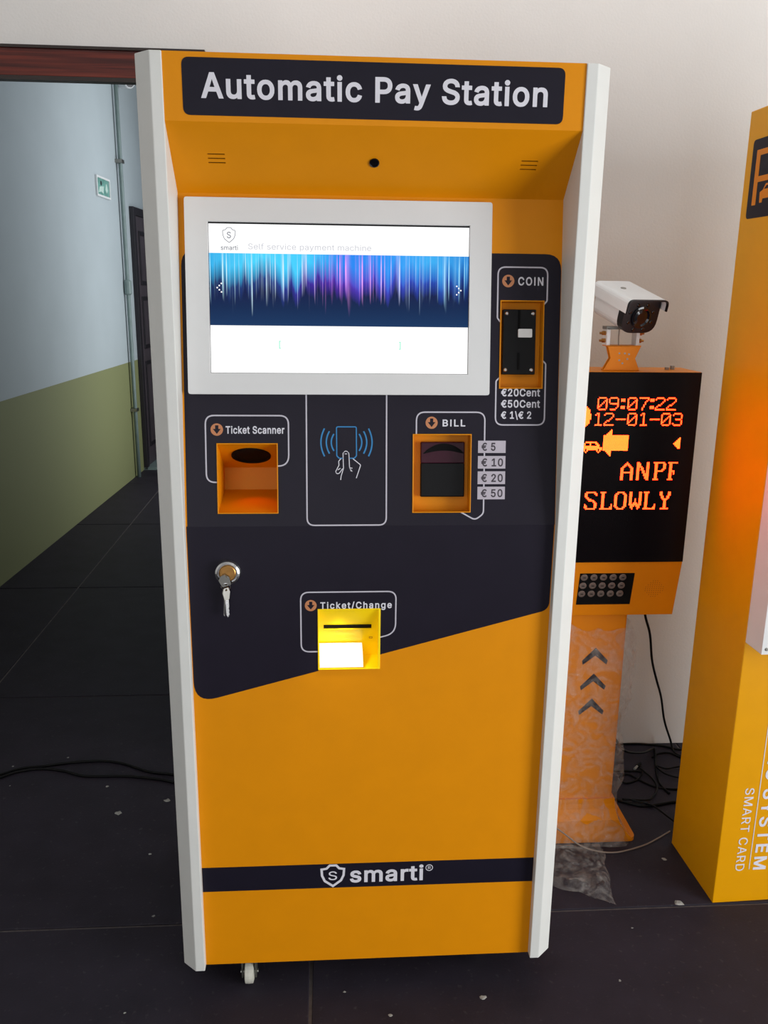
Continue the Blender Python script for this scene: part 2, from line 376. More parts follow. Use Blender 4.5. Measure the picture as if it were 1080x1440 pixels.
# lettering: a text curve turned into a thin mesh, fitted to a measured width and capital height
GLYPHS = {
 'B/': (249, '260,553 162,552 -12,-96 87,-94'),
 'B0': (453, '334,501 284,528 222,536 166,527 118,501 78,458 50,402 33,334 28,262 33,174 50,106 78,50 112,14 118,7 170,-19 222,-27 284,-19 334,7 376,50 403,106 421,186 425,262 420,334 403,402 375,458|276,420 296,394 311,360 320,314 324,248 320,194 312,154 296,114 276,89 250,74 228,70 202,74 176,89 160,110 141,154 133,194 129,260 133,314 142,360 157,394 172,414 176,420 202,435 226,440 252,435'),
 'B1': (453, '296,529 192,529 66,438 68,323 192,410 192,76 56,75 56,-20 411,-20 410,75 296,76'),
 'B2': (453, '318,513 272,531 230,536 178,531 134,514 102,492 68,452 51,410 44,342 144,342 150,388 157,404 167,418 182,430 196,436 220,440 244,438 264,431 278,422 291,408 298,392 300,366 293,336 284,318 265,292 44,54 44,-20 409,-20 408,77 197,78 284,168 352,246 375,280 392,318 401,366 395,418 377,458 350,490'),
 'B5': (453, '386,529 78,528 45,236 134,225 154,240 190,254 212,257 242,254 264,245 287,224 297,210 302,196 308,164 304,134 297,114 285,98 264,80 244,72 224,70 198,72 182,78 168,87 153,102 146,114 138,150 38,150 46,88 66,48 96,16 132,-8 174,-22 216,-27 272,-21 318,-3 346,18 359,28 388,68 405,112 411,158 408,204 398,238 382,270 361,298 330,324 302,340 268,350 224,354 194,350 158,338 170,432 386,432'),
 'BA': (480, '290,529 186,528 -12,-20 98,-20 150,122 330,122 382,-20 491,-20|238,386 294,219 183,220 209,292'),
 'BB': (456, '342,507 294,524 246,529 40,528 40,-20 254,-20 306,-16 352,-1 384,19 393,26 418,58 433,96 438,132 434,178 420,212 401,240 376,261 364,268 389,288 406,312 415,340 418,368 414,414 397,454 372,485|302,197 312,189 322,178 333,156 335,136 331,116 316,95 290,82 248,77 145,78 146,211 252,211 276,208|298,415 311,396 316,370 314,354 309,342 294,323 280,314 258,307 240,305 145,306 146,432 242,432 276,427'),
 'BC': (510, '414,487 380,509 348,523 308,533 262,536 200,528 142,503 132,495 88,458 52,402 28,334 22,278 20,248 28,174 51,108 88,50 140,7 200,-19 262,-27 308,-24 348,-14 382,1 414,22 444,50 466,82 483,120 498,180 394,180 383,144 372,124 358,107 330,88 310,79 266,73 228,78 222,81 194,93 170,114 143,154 128,200 123,258 128,308 143,356 168,392 194,415 228,431 266,436 292,434 324,424 346,412 362,398 374,382 383,364 394,328 498,328 483,390 466,428 443,460'),
 'BE': (419, '392,529 40,528 40,-20 395,-20 394,77 145,78 146,209 375,210 374,306 146,306 145,432 392,432'),
 'BG': (520, '408,490 384,507 348,523 308,533 260,536 198,528 140,502 98,467 87,458 51,402 27,334 26,324 20,248 27,174 50,108 73,74 88,52 140,7 200,-19 264,-27 330,-20 384,0 400,11 435,38 469,82 491,136 498,196 498,276 263,276 264,179 396,208 391,166 377,130 361,108 338,90 302,76 268,73 230,78 194,93 165,120 143,154 128,200 123,258 128,308 143,356 168,393 194,415 228,431 264,436 284,435 310,429 334,418 348,408 371,382 382,362 394,329 500,330 484,392 467,426 445,458'),
 'BH': (517, '476,529 372,528 372,309 146,309 145,528 40,528 40,-20 145,-20 146,212 372,212 372,-20 477,-20'),
 'BI': (190, '146,529 44,529 44,-20 146,-20'),
 'BK': (467, '484,525 356,529 146,300 145,528 40,528 40,-20 145,-20 145,164 194,214 362,-20 484,-18 268,286'),
 'BL': (393, '144,529 40,528 40,-20 380,-20 380,77 145,78'),
 'BM': (628, '588,529 462,528 333,194 314,140 296,194 166,528 40,528 40,-20 142,-20 142,308 272,-20 356,-20 484,309 484,-20 588,-20'),
 'BN': (523, '482,529 379,528 378,164 149,526 146,529 40,528 40,-20 145,-20 144,349 189,272 374,-18 376,-20 483,-20'),
 'BO': (533, '396,500 334,528 272,536 200,528 138,500 89,458 52,402 28,334 22,278 20,248 28,174 51,108 74,72 92,47 140,7 200,-19 262,-27 334,-19 392,6 402,14 445,50 482,106 506,174 507,184 513,260 506,334 482,402 445,458|338,416 369,390 378,376 390,356 405,312 410,258 405,196 390,152 378,134 369,120 338,93 304,78 284,75 266,73 228,78 194,93 165,120 143,152 128,200 123,250 128,308 138,340 143,356 165,390 194,416 228,431 266,436 284,434 304,431'),
 'BP': (445, '344,503 294,523 240,529 40,528 40,-20 145,-20 146,166 240,166 296,172 344,191 382,220 408,256 425,308 429,352 424,396 406,442 378,478|290,420 304,408 314,394 323,368 322,322 315,302 304,286 286,273 262,265 236,262 146,262 145,432 236,432 266,429'),
 'BR': (449, '348,503 340,508 294,524 242,529 40,528 40,-20 145,-20 146,178 235,178 342,-20 461,-20 342,198 380,224 408,262 425,304 429,346 425,400 408,442 383,478|294,419 306,410 317,394 323,374 325,356 323,330 317,312 304,295 290,285 262,277 238,275 145,276 146,432 262,430'),
 'BS': (447, '364,492 324,517 280,531 232,536 176,531 130,517 92,494 58,460 53,450 38,418 32,368 41,318 70,276 120,241 180,219 236,204 290,186 317,166 323,154 326,140 322,120 314,106 298,89 278,78 260,73 220,69 174,77 152,88 138,102 129,116 120,157 14,157 27,88 47,48 78,15 120,-10 168,-24 218,-29 282,-24 330,-8 372,18 402,52 408,62 423,94 428,144 425,176 417,198 413,208 395,232 372,254 320,283 220,311 164,333 145,348 138,360 135,376 139,396 144,404 158,420 176,430 196,436 226,439 262,434 290,421 309,400 322,358 424,358 413,422 394,460'),
 'BT': (449, '436,529 12,528 12,432 173,432 174,-20 277,-20 277,432 436,432'),
 'BY': (472, '488,528 370,529 268,364 236,308 102,529 -18,528 183,202 184,-20 288,-20 288,202'),
 'B\\': (249, '86,553 -12,552 158,-80 164,-96 260,-96'),
 'Ba': (389, '298,376 270,391 244,399 200,404 160,402 126,394 94,382 66,362 40,334 12,278 110,250 124,278 142,296 170,308 200,311 226,306 242,297 250,286 255,266 256,256 246,249 120,231 92,222 68,211 46,195 25,170 14,142 10,112 15,68 31,34 56,6 84,-13 122,-25 166,-29 194,-26 222,-18 246,-6 256,3 258,-20 357,-20 357,256 353,294 336,336 322,356|262,162 256,158 254,126 246,104 232,87 218,76 196,68 172,65 156,66 138,70 128,76 117,86 113,94 112,106 118,126 140,140 180,149 230,155'),
 'Bc': (396, '318,372 292,387 268,396 238,403 202,404 154,398 104,376 66,342 38,300 20,248 14,192 20,128 37,78 66,34 108,-2 154,-22 202,-28 240,-26 266,-21 294,-9 316,3 330,15 357,44 372,68 388,116 292,141 275,100 258,82 236,71 208,66 180,70 158,81 141,100 126,126 119,152 116,192 119,222 126,250 139,274 152,288 158,295 180,306 208,310 236,306 258,295 273,278 292,239 388,264 372,308 358,332 340,354'),
 'Be': (404, '306,377 274,393 240,402 200,404 152,398 104,376 65,342 37,300 19,246 18,236 14,182 20,128 37,78 66,34 108,-2 156,-22 208,-28 252,-25 290,-15 320,1 351,26 371,54 393,104 390,106 296,128 280,98 260,78 246,71 228,67 210,66 184,69 162,78 142,94 128,114 119,146 120,149 391,150 391,202 388,246 376,290 357,328 332,357|250,298 268,280 279,262 286,235 120,240 127,262 139,280 156,296 174,305 208,310 232,307'),
 'Bg': (425, '392,399 294,399 292,369 262,391 232,402 192,404 148,398 100,378 64,344 37,302 19,250 14,196 19,132 36,82 64,40 106,8 148,-10 190,-15 232,-12 254,-5 291,18 291,-6 284,-40 270,-59 242,-73 200,-77 180,-75 162,-70 140,-56 106,-16 24,-61 48,-104 70,-126 96,-145 126,-159 164,-168 212,-171 256,-167 298,-155 334,-135 367,-102 387,-60 392,-14|252,296 270,278 274,270 282,256 289,230 292,188 289,156 282,130 270,108 250,90 232,82 208,79 178,82 158,92 139,110 127,132 119,156 116,198 119,228 127,254 144,282 158,296 178,306 206,310 230,306'),
 'Bh': (410, '134,529 33,528 33,-20 134,-20 134,230 136,250 145,276 156,289 170,299 186,306 210,309 238,304 254,293 267,276 272,264 276,236 276,-20 376,-20 377,246 373,290 360,328 334,365 304,387 268,400 222,404 182,399 140,379 134,373'),
 'Bi': (167, '134,399 33,398 34,-20 134,-20;126,528 108,540 80,544 60,540 38,524 25,508 21,480 25,460 42,439 60,427 88,423 108,427 130,442 142,460 146,488 142,506'),
 'Bk': (381, '396,395 276,399 134,254 134,528 33,528 34,-20 134,-20 134,134 150,149 284,-20 407,-16 227,214'),
 'Bm': (610, '510,388 472,403 442,406 402,403 374,394 348,379 318,352 300,377 262,400 224,406 190,404 162,394 132,373 132,399 34,399 33,-20 134,-20 134,242 136,260 143,278 156,294 178,307 200,310 222,307 236,298 250,280 254,260 254,-20 354,-20 355,250 357,264 364,282 384,303 402,309 420,310 440,307 458,298 472,278 476,254 476,-20 576,-20 577,260 573,300 560,336 552,348 534,370'),
 'Bn': (410, '308,385 268,400 222,404 180,398 140,379 132,370 132,399 33,398 34,-20 134,-20 134,230 136,250 145,276 156,289 170,299 186,306 208,309 238,304 259,288 271,268 276,236 276,-20 377,-20 377,246 373,290 360,328 355,336 337,362'),
 'Bo': (415, '310,377 260,398 212,404 154,398 104,376 66,342 38,300 20,248 14,192 20,128 37,78 66,34 108,-2 154,-22 202,-28 260,-22 310,-1 349,34 377,76 396,128 397,138 401,192 396,248 377,300 349,342|256,295 278,272 289,250 296,222 299,182 296,152 289,126 271,96 256,81 244,74 236,70 208,66 180,70 158,81 152,88 141,100 126,126 119,152 116,182 118,216 126,250 139,274 152,288 158,295 180,306 208,310 236,306'),
 'Br': (259, '262,404 208,405 176,400 140,384 132,376 132,399 33,398 34,-20 134,-20 134,240 136,256 143,274 151,284 172,299 188,304 204,306 263,300'),
 'Bs': (365, '292,374 262,391 228,401 194,404 144,401 108,389 78,372 48,344 31,310 27,270 34,230 56,196 96,167 142,151 228,129 241,120 247,110 245,94 232,78 212,69 182,65 156,68 136,76 122,90 106,130 12,109 27,54 46,26 72,1 104,-16 142,-25 176,-28 228,-25 270,-12 302,8 329,36 346,70 351,112 344,150 322,184 282,213 236,228 152,250 136,260 131,266 129,276 133,290 144,301 162,310 188,313 212,309 230,300 241,288 258,254 350,275 351,276 332,326 315,352'),
 'Bt': (227, '146,491 45,490 45,400 -14,398 -14,308 45,306 45,88 52,48 59,34 80,5 118,-17 164,-24 196,-23 237,-12 218,76 168,70 154,73 147,82 146,306 224,308 224,398 146,400'),
 'Bu': (410, '376,399 276,398 276,150 274,128 266,108 252,89 238,79 224,73 202,70 172,75 150,92 138,112 134,142 134,398 33,398 33,134 37,90 50,52 55,44 73,18 102,-5 142,-21 186,-25 230,-19 268,0 278,9 278,-20 377,-20'),
 'By': (389, '400,399 290,398 194,129 99,398 -12,398 142,-2 123,-50 108,-67 88,-70 46,-64 22,-154 72,-164 122,-163 146,-155 168,-142 193,-120 209,-94 223,-66'),
 'B€': (464, '406,502 368,521 330,532 284,536 226,528 168,501 119,454 86,400 71,350 19,348 -12,262 -12,259 58,258 58,249 19,248 -12,160 70,159 86,108 121,50 168,8 222,-18 284,-27 330,-24 368,-13 402,3 447,36 404,126 352,90 320,77 286,73 254,78 222,94 198,118 179,152 178,159 310,159 352,249 161,250 162,259 355,260 394,349 177,350 198,390 226,417 254,431 286,436 324,431 350,419 406,378 448,468'),
 'R0': (453, '324,488 280,512 270,514 224,520 172,512 128,488 98,456 91,448 65,396 49,332 44,262 49,176 65,112 91,60 119,30 128,20 172,-3 230,-11 280,-3 312,13 324,20 363,60 388,112 405,186 409,262 404,332 388,396 362,448|288,432 310,402 325,368 336,316 340,248 336,192 327,148 310,106 288,77 258,59 228,54 196,59 166,77 149,98 142,108 126,148 117,192 113,248 117,316 126,362 142,400 148,410 166,432 192,449 228,456 260,449'),
 'R1': (453, '280,513 196,513 82,428 82,351 208,442 208,60 72,59 72,-4 395,-4 394,59 280,60'),
 'R2': (453, '310,499 264,516 220,520 180,515 142,500 110,478 81,442 67,406 62,358 130,358 134,390 142,410 155,430 174,444 188,450 220,456 250,453 270,446 290,434 305,416 312,400 316,366 314,348 308,330 296,308 280,286 60,48 60,-4 393,-4 392,61 160,62 263,170 337,254 361,288 375,316 382,344 385,368 380,412 365,446 358,456 338,479'),
 'R5': (453, '370,513 92,512 63,250 130,242 152,257 170,265 192,271 220,273 248,269 272,259 292,243 301,232 311,218 319,196 324,166 320,130 307,100 296,86 274,67 244,56 202,55 176,63 158,75 141,92 131,108 124,134 56,134 62,92 79,58 106,28 138,7 176,-6 216,-11 270,-5 310,11 334,29 348,40 373,74 389,116 395,160 393,192 383,232 368,262 350,286 322,310 296,325 264,334 242,337 208,336 176,329 154,319 139,310 156,448 370,448'),
 'RA': (480, '278,513 198,512 10,-4 88,-4 138,138 342,138 392,-4 469,-4|238,442 268,346 318,203 161,204 200,316'),
 'RC': (510, '404,475 372,495 342,508 306,517 264,520 204,512 148,488 106,452 66,394 44,330 36,258 44,178 66,114 100,62 148,21 204,-3 264,-11 306,-8 348,3 374,15 404,34 433,62 452,90 467,122 478,164 406,164 398,138 384,114 370,97 336,73 312,63 286,58 264,57 224,63 186,79 153,108 128,148 112,200 107,258 113,314 128,362 154,402 186,429 224,446 272,452 308,447 332,438 358,422 373,410 384,396 398,370 406,344 478,344 467,386 452,420 432,448'),
 'RD': (502, '358,480 296,505 230,513 56,512 56,-4 224,-4 292,4 356,29 403,68 437,118 460,186 466,260 459,330 437,392 423,414 403,442|318,425 352,396 375,360 390,312 395,260 391,204 375,150 351,112 344,107 316,84 272,67 220,61 130,61 129,448 224,448 270,443'),
 'RH': (517, '460,513 388,512 388,293 130,293 129,512 56,512 56,-4 129,-4 130,228 388,228 388,-4 461,-4'),
 'RM': (628, '572,513 473,512 349,192 314,86 280,192 155,512 56,512 56,-4 126,-4 124,409 167,286 284,-4 345,-4 459,286 502,407 500,-4 572,-4'),
 'RR': (449, '350,482 334,493 284,509 242,513 56,512 56,-4 129,-4 129,194 242,195 245,194 350,-4 434,-4 319,208 334,213 372,240 394,270 410,314 413,358 408,400 390,440 372,466|302,433 317,422 331,402 338,380 340,366 341,348 338,324 331,302 317,284 296,270 262,261 240,259 130,259 129,448 238,448 262,446 292,438'),
 'RS': (447, '352,480 318,502 276,515 232,520 178,515 136,502 100,480 71,450 54,414 48,370 56,324 86,284 132,254 186,234 242,219 296,201 314,190 329,176 338,160 341,146 342,138 337,114 326,94 308,77 284,63 258,56 228,53 192,56 168,62 144,74 126,90 114,110 106,141 34,141 42,94 60,58 90,27 126,5 170,-8 220,-13 280,-8 324,7 362,30 390,62 407,98 412,136 409,172 399,200 376,229 358,244 314,268 214,296 172,311 150,322 133,338 123,352 119,374 122,398 132,416 148,432 170,445 194,452 220,455 266,449 300,434 323,410 334,374 406,374 398,416 381,450'),
 'RT': (449, '420,513 28,512 28,448 189,448 190,-4 261,-4 261,448 420,448'),
 'Ra': (389, '288,364 264,376 240,383 198,388 160,386 132,379 102,368 78,351 53,324 35,288 102,269 110,286 119,296 134,310 152,319 178,326 220,325 238,319 252,309 262,298 269,280 272,260 270,246 262,238 252,234 134,217 98,207 76,197 58,184 39,162 30,140 26,112 31,72 47,40 66,18 92,1 124,-9 148,-12 164,-13 192,-10 216,-3 238,8 257,24 272,46 274,-4 341,-4 341,256 337,292 326,322 320,330 311,344|272,183 272,136 267,112 260,96 246,78 226,62 198,52 174,49 154,50 132,55 116,64 105,74 97,92 98,120 106,136 120,147 142,157 180,165 234,172 260,178'),
 'Rc': (396, '310,358 280,374 236,387 204,388 158,382 112,361 78,332 52,292 36,244 30,192 36,132 52,84 78,44 116,12 158,-6 204,-12 238,-10 262,-5 288,6 318,25 342,50 357,74 368,105 302,122 289,92 268,69 240,55 210,50 174,55 148,69 127,92 111,120 103,150 100,192 103,224 111,256 127,284 144,304 174,321 204,326 242,321 271,304 287,286 302,257 367,274 357,302 344,324 330,340'),
 'Re': (404, '298,363 268,378 238,386 202,388 156,382 108,359 77,330 51,292 34,236 30,182 36,130 52,84 78,44 116,12 166,-7 208,-12 250,-9 284,0 312,15 340,38 357,62 370,94 304,109 294,90 283,76 268,64 252,56 216,50 178,54 154,64 130,84 113,108 104,138 102,165 375,166 372,244 361,284 342,320 318,347|260,311 280,292 295,266 303,238 304,224 101,226 103,242 113,270 127,290 148,310 174,322 202,326 236,322'),
 'Rf': (254, '248,524 224,531 182,534 160,531 132,522 112,509 96,492 80,462 77,436 77,384 2,382 2,323 77,322 78,-4 146,-4 146,322 232,324 232,383 146,384 146,422 149,442 160,459 174,467 200,470 216,468 230,463'),
 'Rh': (410, '118,513 49,512 49,-4 118,-4 118,232 121,258 129,280 144,301 164,314 184,322 212,325 242,320 270,302 287,270 292,238 292,-4 360,-4 361,246 357,286 345,322 326,350 296,373 266,384 232,388 186,383 150,366 118,330'),
 'Ri': (167, '118,383 49,382 50,-4 118,-4;116,516 102,525 86,528 66,525 54,517 40,500 37,486 40,466 49,454 66,442 82,439 102,442 116,451 127,466 130,480 127,500'),
 'Rl': (189, '118,513 49,512 49,80 54,46 72,16 100,-1 136,-6 164,-5 186,0 174,56 166,58 142,56 132,58 123,64 119,76'),
 'Rm': (610, '504,372 470,387 442,390 406,387 380,379 356,365 332,344 318,320 313,332 292,362 258,384 214,390 194,388 170,380 150,367 134,354 128,348 116,328 116,383 50,383 49,-4 118,-4 118,242 121,266 129,286 144,305 160,317 176,323 202,326 228,322 244,312 251,308 266,284 270,262 270,-4 338,-4 339,250 342,270 350,290 360,304 376,317 394,324 422,326 446,322 470,310 487,286 492,256 492,-4 560,-4 561,260 557,298 543,332 527,354'),
 'Rn': (410, '300,371 266,384 232,388 186,383 150,366 120,334 116,326 116,383 49,382 50,-4 118,-4 118,232 121,258 129,280 144,301 164,314 184,322 206,325 246,318 270,302 286,274 292,238 292,-4 361,-4 361,246 357,286 345,322 341,328 326,350'),
 'Rp': (424, '314,365 270,383 232,388 196,385 170,377 152,365 132,346 116,324 116,383 49,382 50,-147 118,-146 118,51 133,30 144,19 172,0 196,-9 232,-12 276,-6 314,12 350,44 373,80 390,138 394,194 389,246 373,296 349,334|278,308 298,288 313,258 321,228 324,184 321,150 313,120 298,90 276,69 254,56 224,51 188,55 164,68 143,88 128,118 120,150 117,184 120,230 128,260 143,288 164,309 188,321 218,326 230,325 252,321'),
 'Rr': (259, '246,388 210,389 172,381 144,366 126,348 116,332 116,383 49,382 50,-4 118,-4 118,240 121,262 132,286 144,299 162,312 182,319 204,322 247,318'),
 'Rs': (365, '280,362 256,376 224,385 192,388 148,385 114,374 86,358 61,334 47,306 43,272 49,236 72,203 102,182 110,179 148,166 234,144 250,134 262,118 264,102 259,84 242,65 216,54 184,49 154,52 126,63 108,82 96,112 32,97 41,62 58,36 82,14 110,-1 142,-9 188,-12 224,-9 262,2 292,20 307,36 316,46 330,74 335,110 329,144 306,176 276,198 230,213 146,235 126,246 115,262 113,278 117,296 134,314 156,325 184,329 218,324 240,313 255,296 266,273 328,287 315,322 303,340'),
 'Rt': (227, '130,475 61,474 61,384 2,382 2,324 61,322 61,90 69,48 90,17 124,-2 164,-8 194,-7 218,0 205,58 176,54 154,56 142,62 132,76 130,94 130,322 208,323 208,382 130,384'),
 'Rv': (389, '376,383 302,382 222,162 196,75 167,162 87,382 11,382 160,-4 229,-4'),
 'Ry': (389, '376,383 302,382 222,162 194,75 167,162 87,382 11,382 159,0 138,-56 128,-70 120,-78 108,-84 96,-86 58,-82 42,-142 62,-147 98,-149 118,-147 140,-140 168,-121 181,-108 194,-88 212,-50'),
 'R€': (464, '398,488 360,507 326,516 292,520 228,512 178,488 133,446 126,436 101,394 83,334 32,333 10,276 76,274 74,260 76,234 32,233 10,176 82,175 101,114 133,62 178,21 228,-3 284,-11 326,-8 362,2 394,17 427,42 398,102 362,77 336,66 310,58 286,57 252,62 234,70 216,79 186,106 164,146 156,175 300,175 327,232 148,233 145,248 147,274 344,275 370,332 156,333 164,362 184,398 196,411 216,430 252,447 286,452 326,447 364,430 400,403 428,464'),
}
def _parse(k):
    adv, t = GLYPHS[k]
    return adv, [[[tuple(map(int, p.split(','))) for p in l.split()] for l in poly.split('|')] for poly in t.split(';')]
_gl = {k: _parse(k) for k in GLYPHS}
def lettering(name, s, mat, parent, fr, u0, v0, width, cap, z, weight='B', spacing=0):
    """words as thin plates, fitted to a measured width and capital height; one object a word"""
    hs = [p for poly in _gl[weight + 'H'][1] for l in poly for p in l]; y0, y1 = min(p[1] for p in hs), max(p[1] for p in hs)
    words = []; x = 0; cur = []
    for ch in s + ' ':
        if ch == ' ':
            if cur: words.append(cur)
            cur = []; x += 215; continue
        adv, polys = _gl[weight + ch]
        cur.append((x, polys)); x += adv + (36 if weight == 'B' else 8) + spacing
    allx = [p[0] + x for w_ in words for x, polys in w_ for poly in polys for l in poly for p in l]
    xa, xb = min(allx), max(allx); k = width / (xb - xa); ky = cap / (y1 - y0)
    for w_ in words:
        m = MB()
        for x, polys in w_:
            for poly in polys: m.plate([[(u0 + (p[0] + x - xa) * k, v0 + (p[1] - y0) * ky) for p in l] for l in poly], z - 0.0002, z, fr)
        o = m.build(name, mat, parent)
    return o

# ================================================================== THE SETTING
YW = 0.999                       # front of the back wall
# floor: stone slabs with open joints on a bed
bed = struct(MB().box(-3.2, 3.3, -5.6, 9.6, FZ - 0.1, FZ - 0.004).build('floor', 'grout'), 'dark stone slab floor with dusty joints')
SL = 1.2
tile_me = None
for ix in range(-3, 3):
    for iy in range(-5, 8):
        x0 = -0.125 + ix * SL; y0 = 0.226 + iy * SL
        if tile_me is None:
            o = MB().box(0.0036, SL - 0.0036, 0.0036, SL - 0.0036, -0.02, 0.0).build('floor_slab', 'floor', bevel=0.002); tile_me = o.data
        else:
            o = bpy.data.objects.new('floor_slab', tile_me); COL.objects.link(o)
            b = o.modifiers.new('bevel', 'BEVEL'); b.width = 0.002; b.segments = 2
        o.parent = bed; o.location = (x0, y0, FZ)

# back wall with the corridor opening
WALLH = 3.1
out = [(-3.2, FZ), (-1.80, FZ), (-1.80, 2.026), (-0.47, 2.026), (-0.47, FZ), (3.3, FZ), (3.3, WALLH), (-3.2, WALLH)]
struct(MB().plate([out], -0.15, 0.0, frame((0, YW, 0), (1, 0, 0), (0, 0, 1))).build('wall_back', 'wall'), 'off-white plastered back wall')
# dark red wooden door surround
hd = struct(MB().box(-1.88, -0.40, YW - 0.018, YW - 0.0005, 1.964, 2.030).build('trim_1', 'wood', bevel=0.002), 'dark red wooden head trim of the corridor opening')
MB().box(-1.885, -0.398, YW - 0.022, YW - 0.0005, 2.030, 2.037).build('top_bead', 'wooddark', hd)
MB().box(-1.80, -0.47, YW - 0.022, YW + 0.008, 1.954, 1.964).build('bottom_bead', 'wooddark', hd)
struct(MB().box(-0.47, -0.40, YW - 0.018, YW - 0.0005, FZ, 1.964).build('trim_2', 'wood', bevel=0.002), 'dark red wooden jamb of the corridor opening behind the pay station')
struct(MB().box(-1.88, -1.80, YW - 0.018, YW - 0.0005, FZ, 1.964).build('trim_3', 'wood', bevel=0.002), 'dark red wooden jamb at the far side of the corridor opening')
# other walls of the hall, with a window for daylight and an unseen doorway for the fill light
fr_r = frame((3.2, 0, 0), (0, -1, 0), (0, 0, 1))     # u = -y
struct(MB().plate([rect(-YW, 5.6, FZ, WALLH), rect(0.95, 3.25, FZ + 0.03, 2.10)], -0.15, 0.0, fr_r).build('wall_right', 'wall'))
win = struct(MB().plate([rect(0.95, 3.25, FZ + 0.03, 2.10), rect(1.01, 2.07, 0.07, 2.04), rect(2.13, 3.19, 0.07, 2.04)], -0.10, -0.05, fr_r).build('window_1', 'clearplain', bevel=0.004))
for a, b in ((1.01, 2.07), (2.13, 3.19)): MB().box(a, b, 0.07, 2.04, -0.078, -0.072, fr_r).build('pane', 'pane', win)
fr_f = frame((0, -5.0, 0), (-1, 0, 0), (0, 0, 1))
struct(MB().plate([[(-3.3, FZ), (-0.7, FZ), (-0.7, 2.5), (1.9, 2.5), (1.9, FZ), (3.2, FZ), (3.2, WALLH), (-3.3, WALLH)]], -0.15, 0.0, fr_f).build('wall_front', 'wall'))
struct(MB().box(-3.2, -3.05, -5.0, YW, FZ, WALLH).build('wall_left', 'wall'))
struct(MB().box(-3.2, 3.3, -5.15, YW + 0.15, WALLH, WALLH + 0.1).build('ceiling', 'ceil'))

# corridor behind the opening
fr_c = frame((-1.712, 2.653, 0), (0.04600, 0.99894, 0), (0, 0, 1))     # u along the corridor, v up, w into the corridor
struct(MB().box(-1.52, 6.4, FZ, 3.0, -0.12, 0.0, fr_c).build('wall_corridor_left', 'corridor'), 'corridor wall painted pale blue above and olive below')
fr_cr = frame((-0.33, 0, 0), (0, -1, 0), (0, 0, 1))     # u = -y
struct(MB().plate([rect(-9.2, -YW - 0.15, FZ, 3.0), rect(-7.0, -2.4, 1.72, 2.78)], -0.12, 0.0, fr_cr).build('wall_corridor_right', 'corridor'))
struct(MB().plate([rect(-7.0, -2.4, 1.72, 2.78)] + [rect(-7.0 + 1.15 * k + 0.04, -5.85 + 1.15 * k - 0.04, 1.76, 2.74) for k in range(4)], -0.09, -0.05, fr_cr).build('added_window_2', 'clearplain'))  # unseen window, added to go with the corridor fill light
struct(MB().box(-1.9, -0.2, 9.0, 9.12, FZ, 3.0).build('wall_corridor_end', 'corridor'))
struct(MB().box(-2.0, -0.2, YW + 0.15, 9.12, 3.0, 3.1).build('ceiling_corridor', 'ceil'))
dr = struct(MB().box(2.93, 3.73, FZ + 0.02, 1.97, 0.004, 0.022, fr_c).build('door_1', 'door', bevel=0.003), 'dark brown panelled door in the corridor wall')
MB().plate([[(2.87, FZ), (2.93, FZ), (2.93, 1.97), (3.73, 1.97), (3.73, FZ), (3.79, FZ), (3.79, 2.03), (2.87, 2.03)]], 0.001, 0.035, fr_c).build('door_frame', 'doorline', dr, bevel=0.003)
for v0, v1 in ((1.45, 1.86), (0.95, 1.36), (0.15, 0.85)):
    MB().plate([rect(3.02, 3.64, v0, v1), rect(3.05, 3.61, v0 + 0.03, v1 - 0.03)], 0.022, 0.03, fr_c).build('door_panel', 'doorline', dr, bevel=0.002)
MB().box(2.87, 3.79, FZ, FZ + 0.02, 0.001, 0.10, fr_c).build('threshold', 'pipe', dr)

# things in the corridor
pp = thing('conduit_pipe', 'thin grey-green conduit pipe running down the corridor wall beside the dark door', 'pipe', fr_c @ Vector((2.60, FZ, 0.03)))
MB().tube([fr_c @ Vector((2.60, y, 0.03)) for y in (FZ, 0.8, 1.6, 2.4, 3.0)], 0.015, 10).build('pipe', 'pipe', pp, smooth=True)
MB().tube([fr_c @ Vector((2.60, y, 0.03)) for y in (1.375, 1.385, 1.475, 1.485)], [0.018, 0.028, 0.028, 0.018], 12).build('coupling', 'pipe', pp)
for y in (0.5, 2.3): MB().box(2.565, 2.635, y, y + 0.025, 0.0, 0.05, fr_c).build('pipe_clip', 'steel', pp, bevel=0.002)
sg = thing('wall_sign', 'small silver framed teal sign plate high on the blue corridor wall', 'sign', fr_c @ Vector((2.2, 2.03, 0)))
MB().plate([rrect(2.05, 2.36, 2.025, 2.158, 0.006), rect(2.065, 2.345, 2.038, 2.145)], 0.0, 0.014, fr_c).build('frame', 'camwhite', sg)
MB().box(2.065, 2.345, 2.038, 2.145, 0.0, 0.008, fr_c).build('face', 'teal', sg)
MB().plate([circle(2.16, 2.115, 0.015, 12)], 0.008, 0.010, fr_c).build('figure_head', 'doorline', sg)
MB().plate([[(2.09, 2.05), (2.15, 2.06), (2.20, 2.05), (2.22, 2.10), (2.17, 2.095), (2.12, 2.09)]], 0.008, 0.010, fr_c).build('figure_body', 'tealpale', sg)
MB().plate([[(2.25, 2.08), (2.28, 2.06), (2.31, 2.08), (2.29, 2.12), (2.27, 2.12)]], 0.008, 0.010, fr_c).build('arrow', 'tealpale', sg)
cc = thing('corridor_camera', 'small white bullet camera high on the corridor wall under the wooden lintel', 'camera', fr_c @ Vector((2.80, 2.87, 0)))
axc = (fr_c.to_3x3() @ Vector((-0.75, -0.12, 0.65))).normalized()
frk = frame(fr_c @ Vector((2.715, 2.862, 0.085)), axc.cross(Vector((0, 0, 1))), axc.cross(Vector((0, 0, 1))).cross(axc) * -1)
if (frk.to_3x3() @ Vector((0, 0, 1))).dot(axc) < 0: frk = frk @ Matrix.Rotation(math.pi, 4, 'X')
